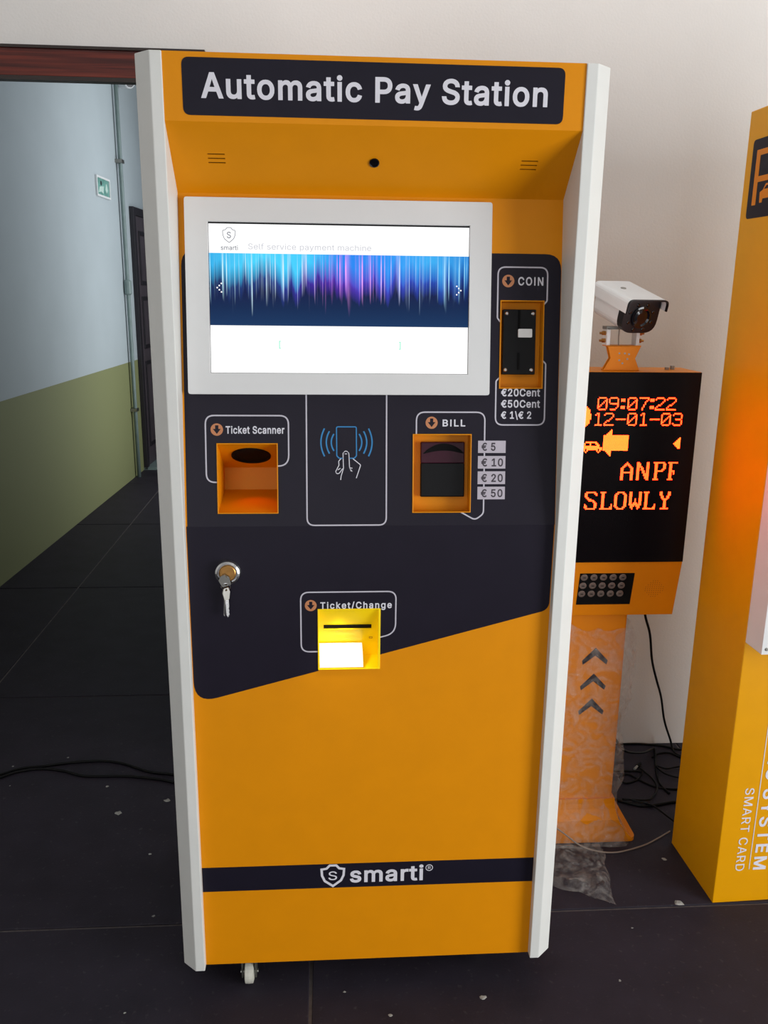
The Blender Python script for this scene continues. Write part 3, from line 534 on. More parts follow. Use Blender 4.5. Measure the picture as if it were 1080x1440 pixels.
MB().lathe([(0.030, -0.09), (0.040, -0.075), (0.042, 0.03), (0.036, 0.035)], 20, frk).build('body', 'camwhite', cc, smooth=False)
MB().lathe([(0.034, 0.0345), (0.034, 0.037), (0.018, 0.040)], 20, frk).build('lens', 'glass', cc)
MB().tube([fr_c @ Vector((2.78, 2.93, 0.0)), fr_c @ Vector((2.78, 2.93, 0.05)), fr_c @ Vector((2.75, 2.89, 0.072))], 0.012, 8).build('mount_arm', 'camwhite', cc)

# ================================================================== PAY STATION
pay = thing('pay_station', 'tall orange and white automatic pay station kiosk with lit touch screen', 'pay station', (0, 0.27, FZ))
SX, Z0, Z1, YB = 0.3445, 0.05, 1.80, 0.52
prof = [(SX, 0.0), (0.3637, 0.0), (0.3916, 0.0262), (0.3916, YB), (SX, YB)]
MB().plate([[(x, y) for x, y in prof]], Z0, Z1).build('side_panel', 'white', pay, bevel=0.0014)
MB().plate([[(-x, y) for x, y in prof]], Z0, Z1).build('side_panel', 'white', pay, bevel=0.0014)
FH = frame((0, 0.003, 0), (1, 0, 0), (0, 0, 1))
FL = frame((0, 0.018, 0), (1, 0, 0), (0, 0, 1))
P0, T, A = Vector((0, 0.018, 1.0105)), Vector((0, 0.10, 1.597)), Vector((0, 0.003, 1.697))
FS = frame(P0, (1, 0, 0), T - P0); SLEN = (T - P0).length
FF = frame(A, (1, 0, 0), A - T); FLEN = (T - A).length
hdr = MB().plate([rect(-SX, SX, 1.697, Z1)], -0.003, 0.0, FH).build('header_panel', 'orange', pay)
MB().box(-SX, SX, 0.0065, YB, Z1 - 0.003, Z1 - 0.0005).build('top_panel', 'orange', pay)
MB().box(-SX, SX, YB - 0.004, YB - 0.001, Z0, Z1 - 0.004).build('back_panel', 'orange', pay)
MB().box(-SX, SX, 0.022, YB - 0.005, Z0 + 0.001, Z0 + 0.004).build('bottom_panel', 'orange', pay)

# soffit under the header: speaker slots and the camera eye
slots = [(u, 0.0605 + 0.0083 * i) for u in (-0.2690, 0.2670) for i in range(3)]
sof = MB().plate([rect(-SX, SX, -FLEN, 0)] + [rect(u - 0.0145, u + 0.0145, -v - 0.0013, -v + 0.0013) for u, v in slots], -0.002, 0.0, FF).build('soffit_panel', 'orange', pay)
for u, v in slots: MB().box(u - 0.016, u + 0.016, -v - 0.003, -v + 0.003, -0.006, -0.002, FF).build('speaker_slot', 'blackmatt', sof)
MB().lathe([(0.0086, 0.0), (0.0086, 0.002), (0.0070, 0.0026), (0.0066, 0.0012)], 24, FF @ Matrix.Translation((-0.0014, -0.0699, 0))).build('camera_eye', 'glass', sof)

# header sign
sign = MB().plate([rrect(-0.3140, 0.3095, 1.7062, 1.7920, 0.012)], 0.0, 0.0006, FH).build('sign_plate', 'signnavy', pay)
lettering('sign_lettering', 'Automatic Pay Station', 'letter', sign, FH, -0.2846, 1.7318, 0.5664, 0.0385, 0.0012)

# screen panel with the three recesses cut out
H_SCAN = (-0.2843, -0.1758, 0.0247, 0.1518); H_BILL = (0.0743, 0.1816, 0.0249, 0.1690); H_COIN = (0.2335, 0.3128, 0.2548, 0.4122)
holes = [rect(*H_SCAN), rect(*H_BILL), rect(*H_COIN)]
scrp = MB().plate([rect(-SX, SX, 0.0, SLEN)] + holes, -0.002, 0.0, FS).build('screen_panel', 'orange', pay)
dec = [(-0.3412, -0.0001), (0.3437, -0.0001), (0.3437, 0.4965), (-0.3412, 0.4965)]
MB().plate([fillet(dec, [0, 0, 0.03, 0.03])] + holes, 0.0, 0.0004, FS).build('vinyl', 'navy', scrp)

H_TRAY = (-0.1030, 0.0150, 0.7230, 0.8459)
low = MB().plate([rect(-SX, SX, Z0, 1.0105), rect(*H_TRAY)], -0.002, 0.0, FL).build('lower_panel', 'orange', pay)
dl = [(-0.3428, 1.0106), (-0.3428, 0.6546), (0.3430, 0.8398), (0.3430, 1.0106)]
# the vinyl runs round the ticket outlet
vin = MB().plate([fillet(dl, [0, 0.035, 0.022, 0], True, 8)], 0.0, 0.0004, FL)
TL0, TL1 = H_TRAY[0], H_TRAY[1]
def slant(x): return 0.6546 + (x + 0.3428) * (0.8393 - 0.6546) / 0.684
dlh = [(-0.3428, 1.0106), (-0.3428, 0.6546), (TL0, slant(TL0)), (TL0, H_TRAY[3]), (TL1, H_TRAY[3]), (TL1, slant(TL1)), (0.3430, 0.8398), (0.3430, 1.0106)]
MB().plate([fillet(dlh, [0, 0.035, 0, 0, 0, 0, 0.022, 0], True, 8)], 0.0, 0.0004, FL).build('vinyl', 'navy', low)

# touch screen
bz = MB().plate([rrect(-0.3322, 0.2128, 0.2412, 0.5830, 0.005), rect(-0.2922, 0.1732, 0.2788, 0.5424)], 0.0004, 0.0120, FS).build('screen_bezel', 'bezel', pay, bevel=0.0012)
MB().box(-0.2922, 0.1732, 0.2788, 0.5424, 0.0005, 0.0045, FS).build('screen_border', 'black', bz)
mb = MB().add([(-0.2914, 0.2797, 0.0050), (0.1724, 0.2797, 0.0050), (0.1724, 0.5396, 0.0050), (-0.2914, 0.5396, 0.0050)], [(0, 1, 2, 3)], FS)
scr = mb.build('touch_screen', 'screen', pay)
uvl = scr.data.uv_layers.new(name='UVMap')
for i, c in enumerate(((0, 0), (1, 0), (1, 1), (0, 1))): uvl.data[i].uv = c
ZS = 0.0054
def shield(cx, cy, wd, ht):
    pts = [(190, 90), (245, 90), (270, 116), (311, 122), (307, 175), (285, 218), (217, 265), (147, 220), (125, 175), (121, 122), (163, 116)]
    return [(cx + (x - 216) / 192 * wd, cy - (y - 177) / 177 * ht) for x, y in pts]
MB().ribbon(fillet(shield(-0.2557, 0.5200, 0.0228, 0.0262), 0.0025, True, 3), 0.0010, ZS, ZS + 0.0001, FS, True).build('screen_logo_shield', 'screendark', scr)
lettering('screen_logo_initial', 'S', 'screendark', scr, FS, -0.2595, 0.5148, 0.0072, 0.0108, ZS, 'R')
lettering('screen_logo_name', 'smarti', 'screendark', scr, FS, -0.2705, 0.4945, 0.0300, 0.0078, ZS, 'R')
lettering('screen_title', 'Self service payment machine', 'screengrey', scr, FS, -0.2224, 0.4962, 0.2184, 0.0100, ZS, 'R')
for u, s in ((-0.1690, 1), (0.0490, -1)):
    MB().ribbon([(u + 0.0022 * s, 0.3360), (u, 0.3360), (u, 0.3235), (u + 0.0022 * s, 0.3235)], 0.0014, ZS, ZS + 0.0001, FS).build('screen_bracket', 'screengreen', scr)
for cx, s in ((-0.2780, 1), (0.1585, -1)):
    m = MB()
    for k in range(-2, 3): m.plate([circle(cx + s * abs(k) * 0.0037, 0.4290 + k * 0.0037, 0.0014, 10)], ZS, ZS + 0.0002, FS)
    m.build('screen_arrow_dots', 'screenwhite', scr)

# ---- printed outlines, icons and captions
LW = 0.0026
def outline(pts, rs, fr, parent, closed=False, wd=LW, mat='silver', name='printed_outline'):
    return MB().ribbon(fillet(pts, rs, closed, 7), wd, 0.0004, 0.0007, fr, closed).build(name, mat, parent)
R_ = 0.016
outline([(0.2335, 0.3739), (0.2273, 0.3815), (0.2273, 0.4725), (0.3188, 0.4725), (0.3188, 0.4131), (0.3128, 0.4062)], [0, 0.006, 0.014, 0.014, 0.006, 0], FS, scrp)
outline([(0.2335, 0.2741), (0.2269, 0.2676), (0.2269, 0.1870), (0.3190, 0.1870), (0.3190, 0.2994), (0.3122, 0.3058)], [0, 0.006, 0.014, 0.014, 0.006, 0], FS, scrp)
outline([(-0.2843, 0.0816), (-0.3046, 0.0816), (-0.3046, 0.2031), (-0.1547, 0.2031), (-0.1547, 0.1112), (-0.1758, 0.1112)], [0, R_, R_, R_, 0.020, 0], FS, scrp)
outline([(-0.1220, 0.2412), (-0.1220, 0.0012), (0.0248, 0.0012), (0.0248, 0.2412)], [0, 0.014, 0.014, 0], FS, scrp)
outline([(0.0800, 0.1690), (0.0800, 0.2102), (0.2073, 0.2102), (0.2073, 0.0213), (0.1915, 0.0095), (0.1640, 0.0249)], [0, R_, R_, 0.013, 0.012, 0], FS, scrp)
outline([(-0.1030, 0.7596), (-0.1358, 0.7596), (-0.1358, 0.8807), (0.0452, 0.8807), (0.0452, 0.7950), (0.0150, 0.7874)], [0, R_, R_, R_, 0.026, 0], FL, low)
def down_icon(cx, cy, fr, parent, r=0.0112):
    k = r / 0.0112
    arrow = [(-0.0030, 0.0078), (0.0030, 0.0078), (0.0030, 0.0012), (0.0072, 0.0012), (0.0, -0.0080), (-0.0072, 0.0012), (-0.0030, 0.0012)]
    MB().plate([circle(cx, cy, r), [(cx + a * k, cy + b * k) for a, b in arrow]], 0.0004, 0.0007, fr).build('arrow_icon', 'icon', parent)
down_icon(0.2462, 0.4478, FS, scrp); down_icon(-0.2842, 0.1777, FS, scrp); down_icon(0.1081, 0.1908, FS, scrp); down_icon(-0.1169, 0.8540, FL, low)
ZP = 0.0008
lettering('caption', 'COIN', 'letter', scrp, FS, 0.2645, 0.4402, 0.0466, 0.0150, ZP, 'B', 60)
lettering('caption', '€20Cent', 'letter', scrp, FS, 0.2365, 0.2396, 0.0731, 0.0142, ZP)
lettering('caption', '€50Cent', 'letter', scrp, FS, 0.2367, 0.2189, 0.0733, 0.0140, ZP)
lettering('caption', '€ 1\\€ 2', 'letter', scrp, FS, 0.2370, 0.1984, 0.0570, 0.0136, ZP)
lettering('caption', 'Ticket Scanner', 'letter', scrp, FS, -0.2683, 0.1702, 0.1062, 0.0138, ZP)
lettering('caption', 'BILL', 'letter', scrp, FS, 0.1285, 0.1840, 0.0423, 0.0128, ZP, 'B', 60)
lettering('caption', 'Ticket/Change', 'letter', low, FL, -0.0989, 0.8470, 0.1363, 0.0136, ZP, 'B', 60)
for s, v0, v1, wd in (('€ 5', 0.1351, 0.1578, 0.0265), ('€ 10', 0.1060, 0.1295, 0.0412), ('€ 20', 0.0770, 0.1009, 0.0412), ('€ 50', 0.0485, 0.0721, 0.0412)):
    tg = MB().plate([rect(0.1953, 0.2471, v0, v1)], 0.0007, 0.0009, FS).build('price_tag', 'tagbg', scrp)
    lettering('price', s, 'darkletter', tg, FS, 0.2015, v0 + 0.0040, wd, 0.0150, 0.0011, 'B', 20)

# contactless symbol: phone outline, waves and a hand
def stroke(pts, wd, mat, name, r=0.0, closed=False):
    return MB().ribbon(fillet(pts, r, closed, 5) if r else pts, wd, 0.0004, 0.0007, FS, closed).build(name, mat, scrp)
stroke([(-0.0545, 0.1255), (-0.0625, 0.1255), (-0.0668, 0.1300), (-0.0672, 0.1830), (-0.0308, 0.1830), (-0.0305, 0.1300), (-0.0345, 0.1255), (-0.0440, 0.1255)], 0.0020, 'blueprint', 'phone_symbol', 0.003)
for s in (-1, 1):
    for dx, hh, bow in ((0.0258, 0.0155, 0.0050), (0.0345, 0.0205, 0.0058), (0.0440, 0.0255, 0.0066)):
        cx = -0.0488
        pts = [(cx + s * (dx + bow * (1 - (k / 6) ** 2) - bow * 0.55), 0.1545 + hh * k / 6) for k in range(-6, 7)]
        stroke(pts, 0.0026, 'blueprint', 'wave_symbol')
for pts, r in (([(-0.0598, 0.0855), (-0.0588, 0.0930), (-0.0545, 0.1070), (-0.0554, 0.1349), (-0.0500, 0.1415), (-0.0446, 0.1349), (-0.0434, 0.1093), (-0.0405, 0.1015)], 0.006),
               ([(-0.0376, 0.1250), (-0.0228, 0.1130), (-0.0310, 0.0886)], 0.003), ([(-0.0589, 0.1250), (-0.0634, 0.1200), (-0.0628, 0.1125)], 0.003),
               ([(-0.0628, 0.1125), (-0.0690, 0.1010), (-0.0672, 0.0960), (-0.0620, 0.0980), (-0.0562, 0.1065)], 0.004), ([(-0.0650, 0.1040), (-0.0600, 0.1070)], 0),
               ([(-0.0434, 0.1080), (-0.0380, 0.1070)], 0), ([(-0.0425, 0.1060), (-0.0385, 0.1010)], 0), ([(-0.0522, 0.1335), (-0.0480, 0.1335)], 0)):
    stroke(pts, 0.0015, 'letter', 'hand_symbol', r)

# brand stripe
st = MB().plate([rect(-SX + 0.0004, SX - 0.0004, 0.2290, 0.2862)], 0.0, 0.0004, FL).build('stripe', 'signnavy', pay)
MB().ribbon(shield(-0.0768, 0.2582, 0.0470, 0.0500), 0.0048, 0.0004, 0.0008, FL, True).build('logo_shield', 'letter', st)
lettering('logo_initial', 'S', 'letter', st, FL, -0.0860, 0.2480, 0.0180, 0.0205, 0.0009, 'R')
lettering('logo_name', 'smarti', 'letter', st, FL, -0.0416, 0.2404, 0.1535, 0.0370, 0.0009)
MB().ribbon(circle(0.1240, 0.2700, 0.0070, 24), 0.0014, 0.0004, 0.0008, FL, True).build('registered_mark', 'letter', st)
lettering('registered_letter', 'R', 'letter', st, FL, 0.1213, 0.2665, 0.0058, 0.0072, 0.0009, 'R')

# ---- ticket scanner recess
def lip(h, t, proud, fr): return MB().plate([rect(h[0] - t, h[1] + t, h[2] - t, h[3] + t), rect(h[0] + 0.0008, h[1] - 0.0008, h[2] + 0.0008, h[3] - 0.0008)], -0.004, proud, fr)
def recess(h, b, d, fr, name, mat, parent):
    """open box: front rectangle h at w=0, back rectangle b at w=-d"""
    F = [(h[0], h[2], 0), (h[1], h[2], 0), (h[1], h[3], 0), (h[0], h[3], 0)]
    B = [(b[0], b[2], -d), (b[1], b[2], -d), (b[1], b[3], -d), (b[0], b[3], -d)]
    return MB().add(F + B, [(4, 5, 6, 7), (0, 1, 5, 4), (1, 2, 6, 5), (2, 3, 7, 6), (3, 0, 4, 7)], fr).build(name, mat, parent)
sc_ = recess(H_SCAN, (H_SCAN[0], H_SCAN[1], H_SCAN[2] + 0.034, H_SCAN[3] - 0.050), 0.11, FS, 'scanner_recess', 'orange', pay)
lip(H_SCAN, 0.0012, 0.0022, FS).build('recess_lip', 'orange', sc_, bevel=0.0006)
top_fr = FS @ frame((-0.2275, H_SCAN[3] - 0.0235, -0.0515), (1, 0, 0), (0, 0.050, 0.11))
if (top_fr.to_3x3() @ Vector((0, 0, 1))).z > 0: top_fr = top_fr @ Matrix.Rotation(math.pi, 4, 'X')
MB().lathe([(0.037, -0.001), (0.037, 0.0020), (0.032, 0.0026), (0.031, 0.0008)], 36, top_fr).build('scanner_window', 'blackmatt', sc_)
sl = bpy.data.lights.new('scanner_lamp', 'SPOT'); sl.color = (1.0, 0.10, 0.03); sl.energy = 0.13; sl.spot_size = 1.5; sl.spot_blend = 0.8; sl.shadow_soft_size = 0.006
slo = bpy.data.objects.new('scanner_lamp', sl); COL.objects.link(slo)
q0 = FS @ Vector((-0.2275, H_SCAN[3] - 0.034, -0.052)); slo.location = q0
slo.rotation_euler = (FS @ Vector((-0.2200, H_SCAN[2] + 0.01, -0.022)) - q0).to_track_quat('-Z', 'Y').to_euler()
attach(slo, sc_)

# ---- bill acceptor
bl = recess(H_BILL, H_BILL, 0.032, FS, 'bill_recess', 'orange', pay)
lip(H_BILL, 0.0012, 0.0022, FS).build('recess_lip', 'orange', bl, bevel=0.0006)
ba = MB().box(0.0908, 0.1740, 0.0513, 0.1150, -0.032, -0.020, FS).build('bill_acceptor', 'black', pay, bevel=0.002)
MB().box(0.0908, 0.1740, 0.1145, 0.1547, -0.032, -0.022, FS).build('bill_mouth_plate', 'maroon', ba, bevel=0.002)
cres = [(0.0960 + 0.0770 * k / 14, 0.1325 + 0.0060 * math.sin(math.pi * k / 14)) for k in range(15)] + [(0.1730 - 0.0770 * k / 14, 0.1335 + 0.0185 * math.sin(math.pi * k / 14) ** 0.8) for k in range(15)]
MB().plate([cres], -0.023, -0.0212, FS).build('bill_mouth', 'blackmatt', ba)

# ---- coin acceptor
co = recess(H_COIN, H_COIN, 0.026, FS, 'coin_recess', 'orange', pay)
lip(H_COIN, 0.0012, 0.0022, FS).build('recess_lip', 'orange', co, bevel=0.0006)
ca = MB().box(0.2410, 0.3025, 0.2805, 0.3990, -0.026, -0.014, FS).build('coin_acceptor', 'black', pay, bevel=0.001)
for u, v in ((0.2475, 0.3915), (0.2965, 0.3915), (0.2465, 0.2885), (0.2955, 0.2885)):
    MB().lathe([(0.0036, 0), (0.0036, 0.0014), (0.0022, 0.0024)], 16, FS @ Matrix.Translation((u, v, -0.014))).build('screw', 'chrome', ca)
MB().plate([rrect(0.2690, 0.2950, 0.3480, 0.3635, 0.002)], -0.014, -0.010, FS).build('return_button', 'paper', ca, bevel=0.001)
MB().box(0.2690, 0.2730, 0.3635, 0.3985, -0.014, -0.0125, FS).build('coin_slot', 'blackmatt', ca)
MB().box(0.2690, 0.2730, 0.2890, 0.3200, -0.014, -0.0125, FS).build('coin_groove', 'blackmatt', ca)

# ---- ticket outlet: slanting yellow hopper
h = H_TRAY; D = 0.06
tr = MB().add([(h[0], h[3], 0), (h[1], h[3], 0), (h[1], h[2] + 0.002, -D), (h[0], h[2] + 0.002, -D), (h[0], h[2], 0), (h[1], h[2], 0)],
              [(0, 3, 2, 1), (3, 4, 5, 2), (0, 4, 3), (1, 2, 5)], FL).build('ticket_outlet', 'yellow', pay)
MB().plate([rect(h[0] - 0.001, h[1] + 0.001, h[2] - 0.001, h[3] + 0.001), rect(h[0] + 0.0012, h[1] - 0.0032, h[2] + 0.001, h[3] - 0.001)], -0.003, 0.0024, FL).build('outlet_lip', 'yellow', tr, bevel=0.0006)
ax = Vector((0, h[3] - h[2] - 0.002, D))
frt = FL @ frame((-0.0465, 0.8025, -0.0213), (1, 0, 0), ax)
MB().box(-0.0463, 0.0463, -0.0048, 0.0048, 0.0003, 0.0012, frt).build('ticket_slot', 'blackmatt', tr)
MB().box(-0.0463, 0.0463, -0.0070, -0.0050, 0.0003, 0.0030, frt).build('slot_lip', 'yellow', tr)
MB().ribbon(rect(0.043, 0.049, -0.036, -0.032), 0.0007, 0.0003, 0.0006, frt, True).build('outlet_mark', 'darkletter', tr)
tl = bpy.data.lights.new('outlet_lamp', 'SPOT'); tl.color = (1.0, 0.96, 0.86); tl.energy = 0.75; tl.shadow_soft_size = 0.006; tl.spot_size = 1.5; tl.spot_blend = 0.9
tlo = bpy.data.objects.new('outlet_lamp', tl); COL.objects.link(tlo); tlo.location = FL @ Vector((-0.066, 0.842, 0.020)); tlo.rotation_euler = (FL @ Vector((-0.062, 0.735, -0.010)) - tlo.location).to_track_quat('-Z', 'Y').to_euler(); attach(tlo, tr)

# ---- door lock
lk = MB().lathe([(0.0245, 0.0), (0.0245, 0.006), (0.0225, 0.011), (0.0190, 0.013), (0.0185, 0.008), (0.0165, 0.008)], 40, FL @ Matrix.Translation((-0.2700, 0.9232, 0.0004))).build('lock', 'chrome', pay)
MB().lathe([(0.0160, 0.006), (0.0160, 0.0105), (0.0140, 0.0120)], 32, FL @ Matrix.Translation((-0.2700, 0.9232, 0))).build('lock_core', 'brass', lk)

# ---- casters
for x in (-0.257, 0.257):
    for y in ((0.046 if x < 0 else 0.125), 0.46):
        fx = frame((x, y, FZ + 0.025), (0, 1, 0), (0, 0, 1))
        cs = MB().lathe([(0.018, -0.010), (0.0245, -0.008), (0.025, 0.0), (0.0245, 0.008), (0.018, 0.010)], 24, fx).build('caster_wheel', 'nylon', pay)
        MB().box(x - 0.022, x + 0.022, y - 0.022, y + 0.022, Z0 - 0.004, Z0 + 0.001).box(x - 0.016, x - 0.013, y - 0.012, y + 0.012, FZ + 0.018, Z0 - 0.003).box(x + 0.013, x + 0.016, y - 0.012, y + 0.012, FZ + 0.018, Z0 - 0.003).tube([(x - 0.019, y, FZ + 0.025), (x + 0.019, y, FZ + 0.025)], 0.004, 8).build('caster_fork', 'caster', cs)

# ---- keys in the lock
ky = thing('key_set', 'steel keys on a small ring, one turned in the lock of the pay station', 'keys', FL @ Vector((-0.27, 0.90, 0.012)))
rot = Matrix.Rotation(0.35, 4, 'Z')
fk = FL @ Matrix.Translation((-0.2735, 0.9160, 0.0125)) @ rot
MB().box(-0.003, 0.003, 0.000, 0.008, -0.002, 0.010, fk).build('key_shank', 'steel', ky)
MB().plate([fillet([(-0.0085, -0.0125), (0.0085, -0.0125), (0.0105, 0.003), (0.004, 0.009), (-0.004, 0.009), (-0.0105, 0.003)], 0.003, True, 4), circle(0, -0.0085, 0.0022, 12)], 0.008, 0.0105, FL @ Matrix.Translation((-0.2755, 0.9120, 0.006)) @ rot).build('key_bow', 'steel', ky, bevel=0.0006)
ctr = FL @ Vector((-0.2735, 0.8985, 0.014))
MB().tube([(ctr.x + 0.0085 * math.cos(a), ctr.y - 0.003 * math.sin(a), ctr.z + 0.0075 * math.sin(a)) for a in [2 * math.pi * k / 28 for k in range(28)]], 0.0008, 6, closed=True).build('key_ring', 'chrome', ky)
for j, (az, ay, mt) in enumerate(((-0.07, 1.05, 'brass'), (0.05, 0.72, 'steel'))):
    fh = FL @ Matrix.Translation((-0.2735, 0.8935, 0.0095 + 0.006 * j)) @ Matrix.Rotation(az, 4, 'Z') @ Matrix.Rotation(ay, 4, 'Y')
    MB().plate([fillet([(-0.0050, -0.0210), (0.0050, -0.0210), (0.0082, -0.006), (0.0050, 0.003), (-0.0050, 0.003), (-0.0082, -0.006)], 0.003, True, 4), circle(0, -0.0010, 0.0022, 12)], -0.0012, 0.0012, fh).build('hanging_key_bow', mt, ky, bevel=0.0005)
    MB().plate([[(-0.0036, -0.0205), (-0.0036, -0.0500), (-0.0016, -0.0545), (0.0028, -0.0500), (0.0016, -0.0460), (0.0032, -0.0420), (0.0018, -0.0380), (0.0036, -0.0330), (0.0036, -0.0205)]], -0.0010, 0.0010, fh).build('hanging_key_blade', 'chrome', ky)

# ---- ticket lying in the outlet
tk = thing('paper_ticket', 'white paper ticket lying in the yellow ticket outlet', 'ticket', FL @ Vector((-0.058, 0.725, -0.002)))
m = MB(); n = 8
for i in range(n + 1):
    t = i / n; v = 0.7262 + 0.0338 * t + 0.006 * math.sin(math.pi * t); wz = 0.0 - 0.0395 * t
    for u in (-0.1005, -0.0165): m.v.append(tuple(FL @ Vector((u - 0.001 * t, v, wz))))
    for u in (-0.1005, -0.0165): m.v.append(tuple(FL @ Vector((u - 0.001 * t, v - 0.0004, wz + 0.0002))))
for i in range(n):
    a = 4 * i; b = a + 4; m.f += [(a, a + 1, b + 1, b), (a + 2, b + 2, b + 3, a + 3), (a, b, b + 2, a + 2), (a + 1, a + 3, b + 3, b + 1)]
m.f += [(0, 2, 3, 1), (4 * n, 4 * n + 1, 4 * n + 3, 4 * n + 2)]
m.build('paper', 'paper', tk)
for i, (u0, u1) in enumerate(((-0.093, -0.082), (-0.093, -0.060), (-0.072, -0.068))):
    tt = 0.06 + 0.05 * i; v = 0.7262 + 0.0338 * tt + 0.006 * math.sin(math.pi * tt) + 0.0005
    MB().box(u0, u1, v, v + 0.0002, -0.0395 * tt - 0.0004, -0.0395 * tt + 0.0004, FL).build('printed_line', 'greyprint', tk)

# ================================================================== LED SIGN POST
CX = 0.605
led = thing('led_sign_post', 'orange post with a black dot-matrix sign head, wrapped in clear film', 'sign post', (CX, 0.55, FZ))
YH = 0.447; HX0, HX1 = 0.420, 0.790
side = [(YH + 0.002, 1.2585), (YH + 0.002, 0.795), (0.477, 0.645), (0.575, 0.645), (0.575, 1.2585)]
FX = frame((HX0, 0, 0), (0, 1, 0), (0, 0, 1))
MB().plate([side], 0.0, HX1 - HX0, FX).build('sign_housing', 'postorange', led, bevel=0.0015)
MB().box(HX0 + 0.001, HX1 - 0.001, YH - 0.002, YH + 0.0025, 0.796, 1.2575).build('display_glass', 'ledface', led)
FD = frame((0, YH - 0.0021, 0), (1, 0, 0), (0, 0, 1))
PT = 0.00337
DIG = {
 '0': ['.#####.', '#.....#', '#....##', '#...#.#', '#..#..#', '#.#...#', '##....#', '#.....#', '.#####.'],
 '1': ['..##...', '.#.#...', '...#...', '...#...', '...#...', '...#...', '...#...', '...#...', '.#####.'],
 '2': ['.#####.', '#.....#', '......#', '.....#.', '....#..', '..##...', '.#.....', '#......', '#######'],
 '3': ['.#####.', '#.....#', '......#', '......#', '..####.', '......#', '......#', '#.....#', '.#####.'],
 '7': ['#######', '......#', '.....#.', '....#..', '....#..', '...#...', '...#...', '..#....', '..#....'],
 '9': ['.#####.', '#.....#', '#.....#', '#.....#', '.######', '......#', '......#', '.....#.', '.####..'],
 '-': ['.......', '.......', '.......', '.......', '#######', '.......', '.......', '.......', '.......'],
 ':': ['...', '###', '###', '...', '...', '...', '###', '###', '...'],
}
BIG = {
 'S': ['.#######.', '##.....##', '##......#', '##.......', '.##......', '..###....', '...####..', '......##.', '.......##', '#......##', '##.....##', '##.....##', '.#######.'],
 'L': ['####.....', '.##......', '.##......', '.##......', '.##......', '.##......', '.##......', '.##......', '.##......', '.##.....#', '.##.....#', '.##....##', '#########'],
 'O': ['..#####..', '.##...##.', '##.....##', '##.....##', '##.....##', '##.....##', '##.....##', '##.....##', '##.....##', '##.....##', '##.....##', '.##...##.', '..#####..'],
 'W': ['##.....##', '##.....##', '##.....##', '##.....##', '##.....##', '##..#..##', '##..#..##', '##..#..##', '##.###.##', '#########', '.###.###.', '.##...##.', '..#...#..'],
 'Y': ['##....##.', '##....##.', '##....##.', '.##..##..', '.##..##..', '..####...', '...##....', '...##....', '...##....', '...##....', '...##....', '...##....', '.######..'],
 'A': ['....#....', '...###...', '..##.##..', '.##...##.', '##.....##', '##.....##', '##.....##', '#########', '##.....##', '##.....##', '##.....##', '##.....##', '##.....##'],
 'N': ['##.....##', '###....##', '###....##', '####...##', '##.##..##', '##.##..##', '##..##.##', '##..##.##', '##...####', '##...####', '##....###', '##....###', '##.....##'],
 'P': ['########.', '.##....##', '.##....##', '.##....##', '.##....##', '.##...##.', '.######..', '.##......', '.##......', '.##......', '.##......', '.##......', '####.....'],
 'F': ['#######', '.##....', '.##....', '.##....', '.##....', '.##....', '.####..', '.##.#..', '.##.#..', '.##....', '.##....', '.##....', '####...'],
}
def dots(m, bmp, x, ztop, pt=PT):
    for r, row in enumerate(bmp):
        for c, ch in enumerate(row):
            if ch != '#': continue
            cx = x + (c + 0.5) * pt; cz = ztop - (r + 0.5) * pt; s = pt * 0.40
            m.add([(cx - s, cz - s, 0.0004), (cx + s, cz - s, 0.0004), (cx + s, cz + s, 0.0004), (cx - s, cz + s, 0.0004)], [(0, 1, 2, 3)], FD)
def led_row(name, chars, x0, zref, z, table, mat):
    m = MB()
    for ch, zx in chars: dots(m, table[ch], x0 + (zx - zref) * 0.000317, z)
    o = m.build(name, mat, led); o['kind'] = 'stuff'; return o
led_row('led_clock', [('0', 215), ('9', 300), (':', 390), ('0', 440), ('7', 528), (':', 610), ('2', 650), ('2', 735)], 0.5459, 215, 1.1998, DIG, 'ledred')
led_row('led_date', [('1', 184), ('2', 262), ('-', 352), ('0', 438), ('1', 526), ('-', 610), ('0', 695), ('3', 782)], 0.541, 190, 1.1632, DIG, 'ledred')
led_row('led_word', [('A', 390), ('N', 512), ('P', 640), ('F', 752)], 0.614, 390, 1.0458, BIG, 'ledred')
led_row('led_word', [('S', 115), ('L', 235), ('O', 345), ('W', 460), ('L', 570), ('Y', 695)], 0.5312, 115, 0.9735, BIG, 'ledred')
m = MB()
arr = []
for r in range(19):
    d = abs(r - 9); row = ''
    for c in range(18):
        on = (c >= 5 and d <= 5) or (c < 5 and d <= 5) or (d > 5 and 2 <= c <= 5 and (d - 5) <= (4 if c in (4, 5) else 6 - abs(c - 4) * 2) and c >= 1 + (d - 5) * 0.9)
        row += '#' if on else '.'
    arr.append(row)
dots(m, arr, 0.5662, 1.1240)
dots(m, ['....#', '...##', '..###', '.####', '#####', '.####', '..###', '...##'], 0.7362, 1.1053)
ell = []
for r in range(16):
    ell.append(''.join('#' if ((c - 4) / 5.2) ** 2 + ((r - 7.5) / 7.9) ** 2 <= 1 else '.' for c in range(10)))
dots(m, ell, 0.4995, 1.1812)
dots(m, ['...########....', '..#...#...##...', '..#...#....##..', '#############..', '###############', '###.########.##', '..#.#......#.#.', '...#........#..'], 0.5140, 1.0950)
o = m.build('led_symbols', 'ledamber', led); o['kind'] = 'stuff'

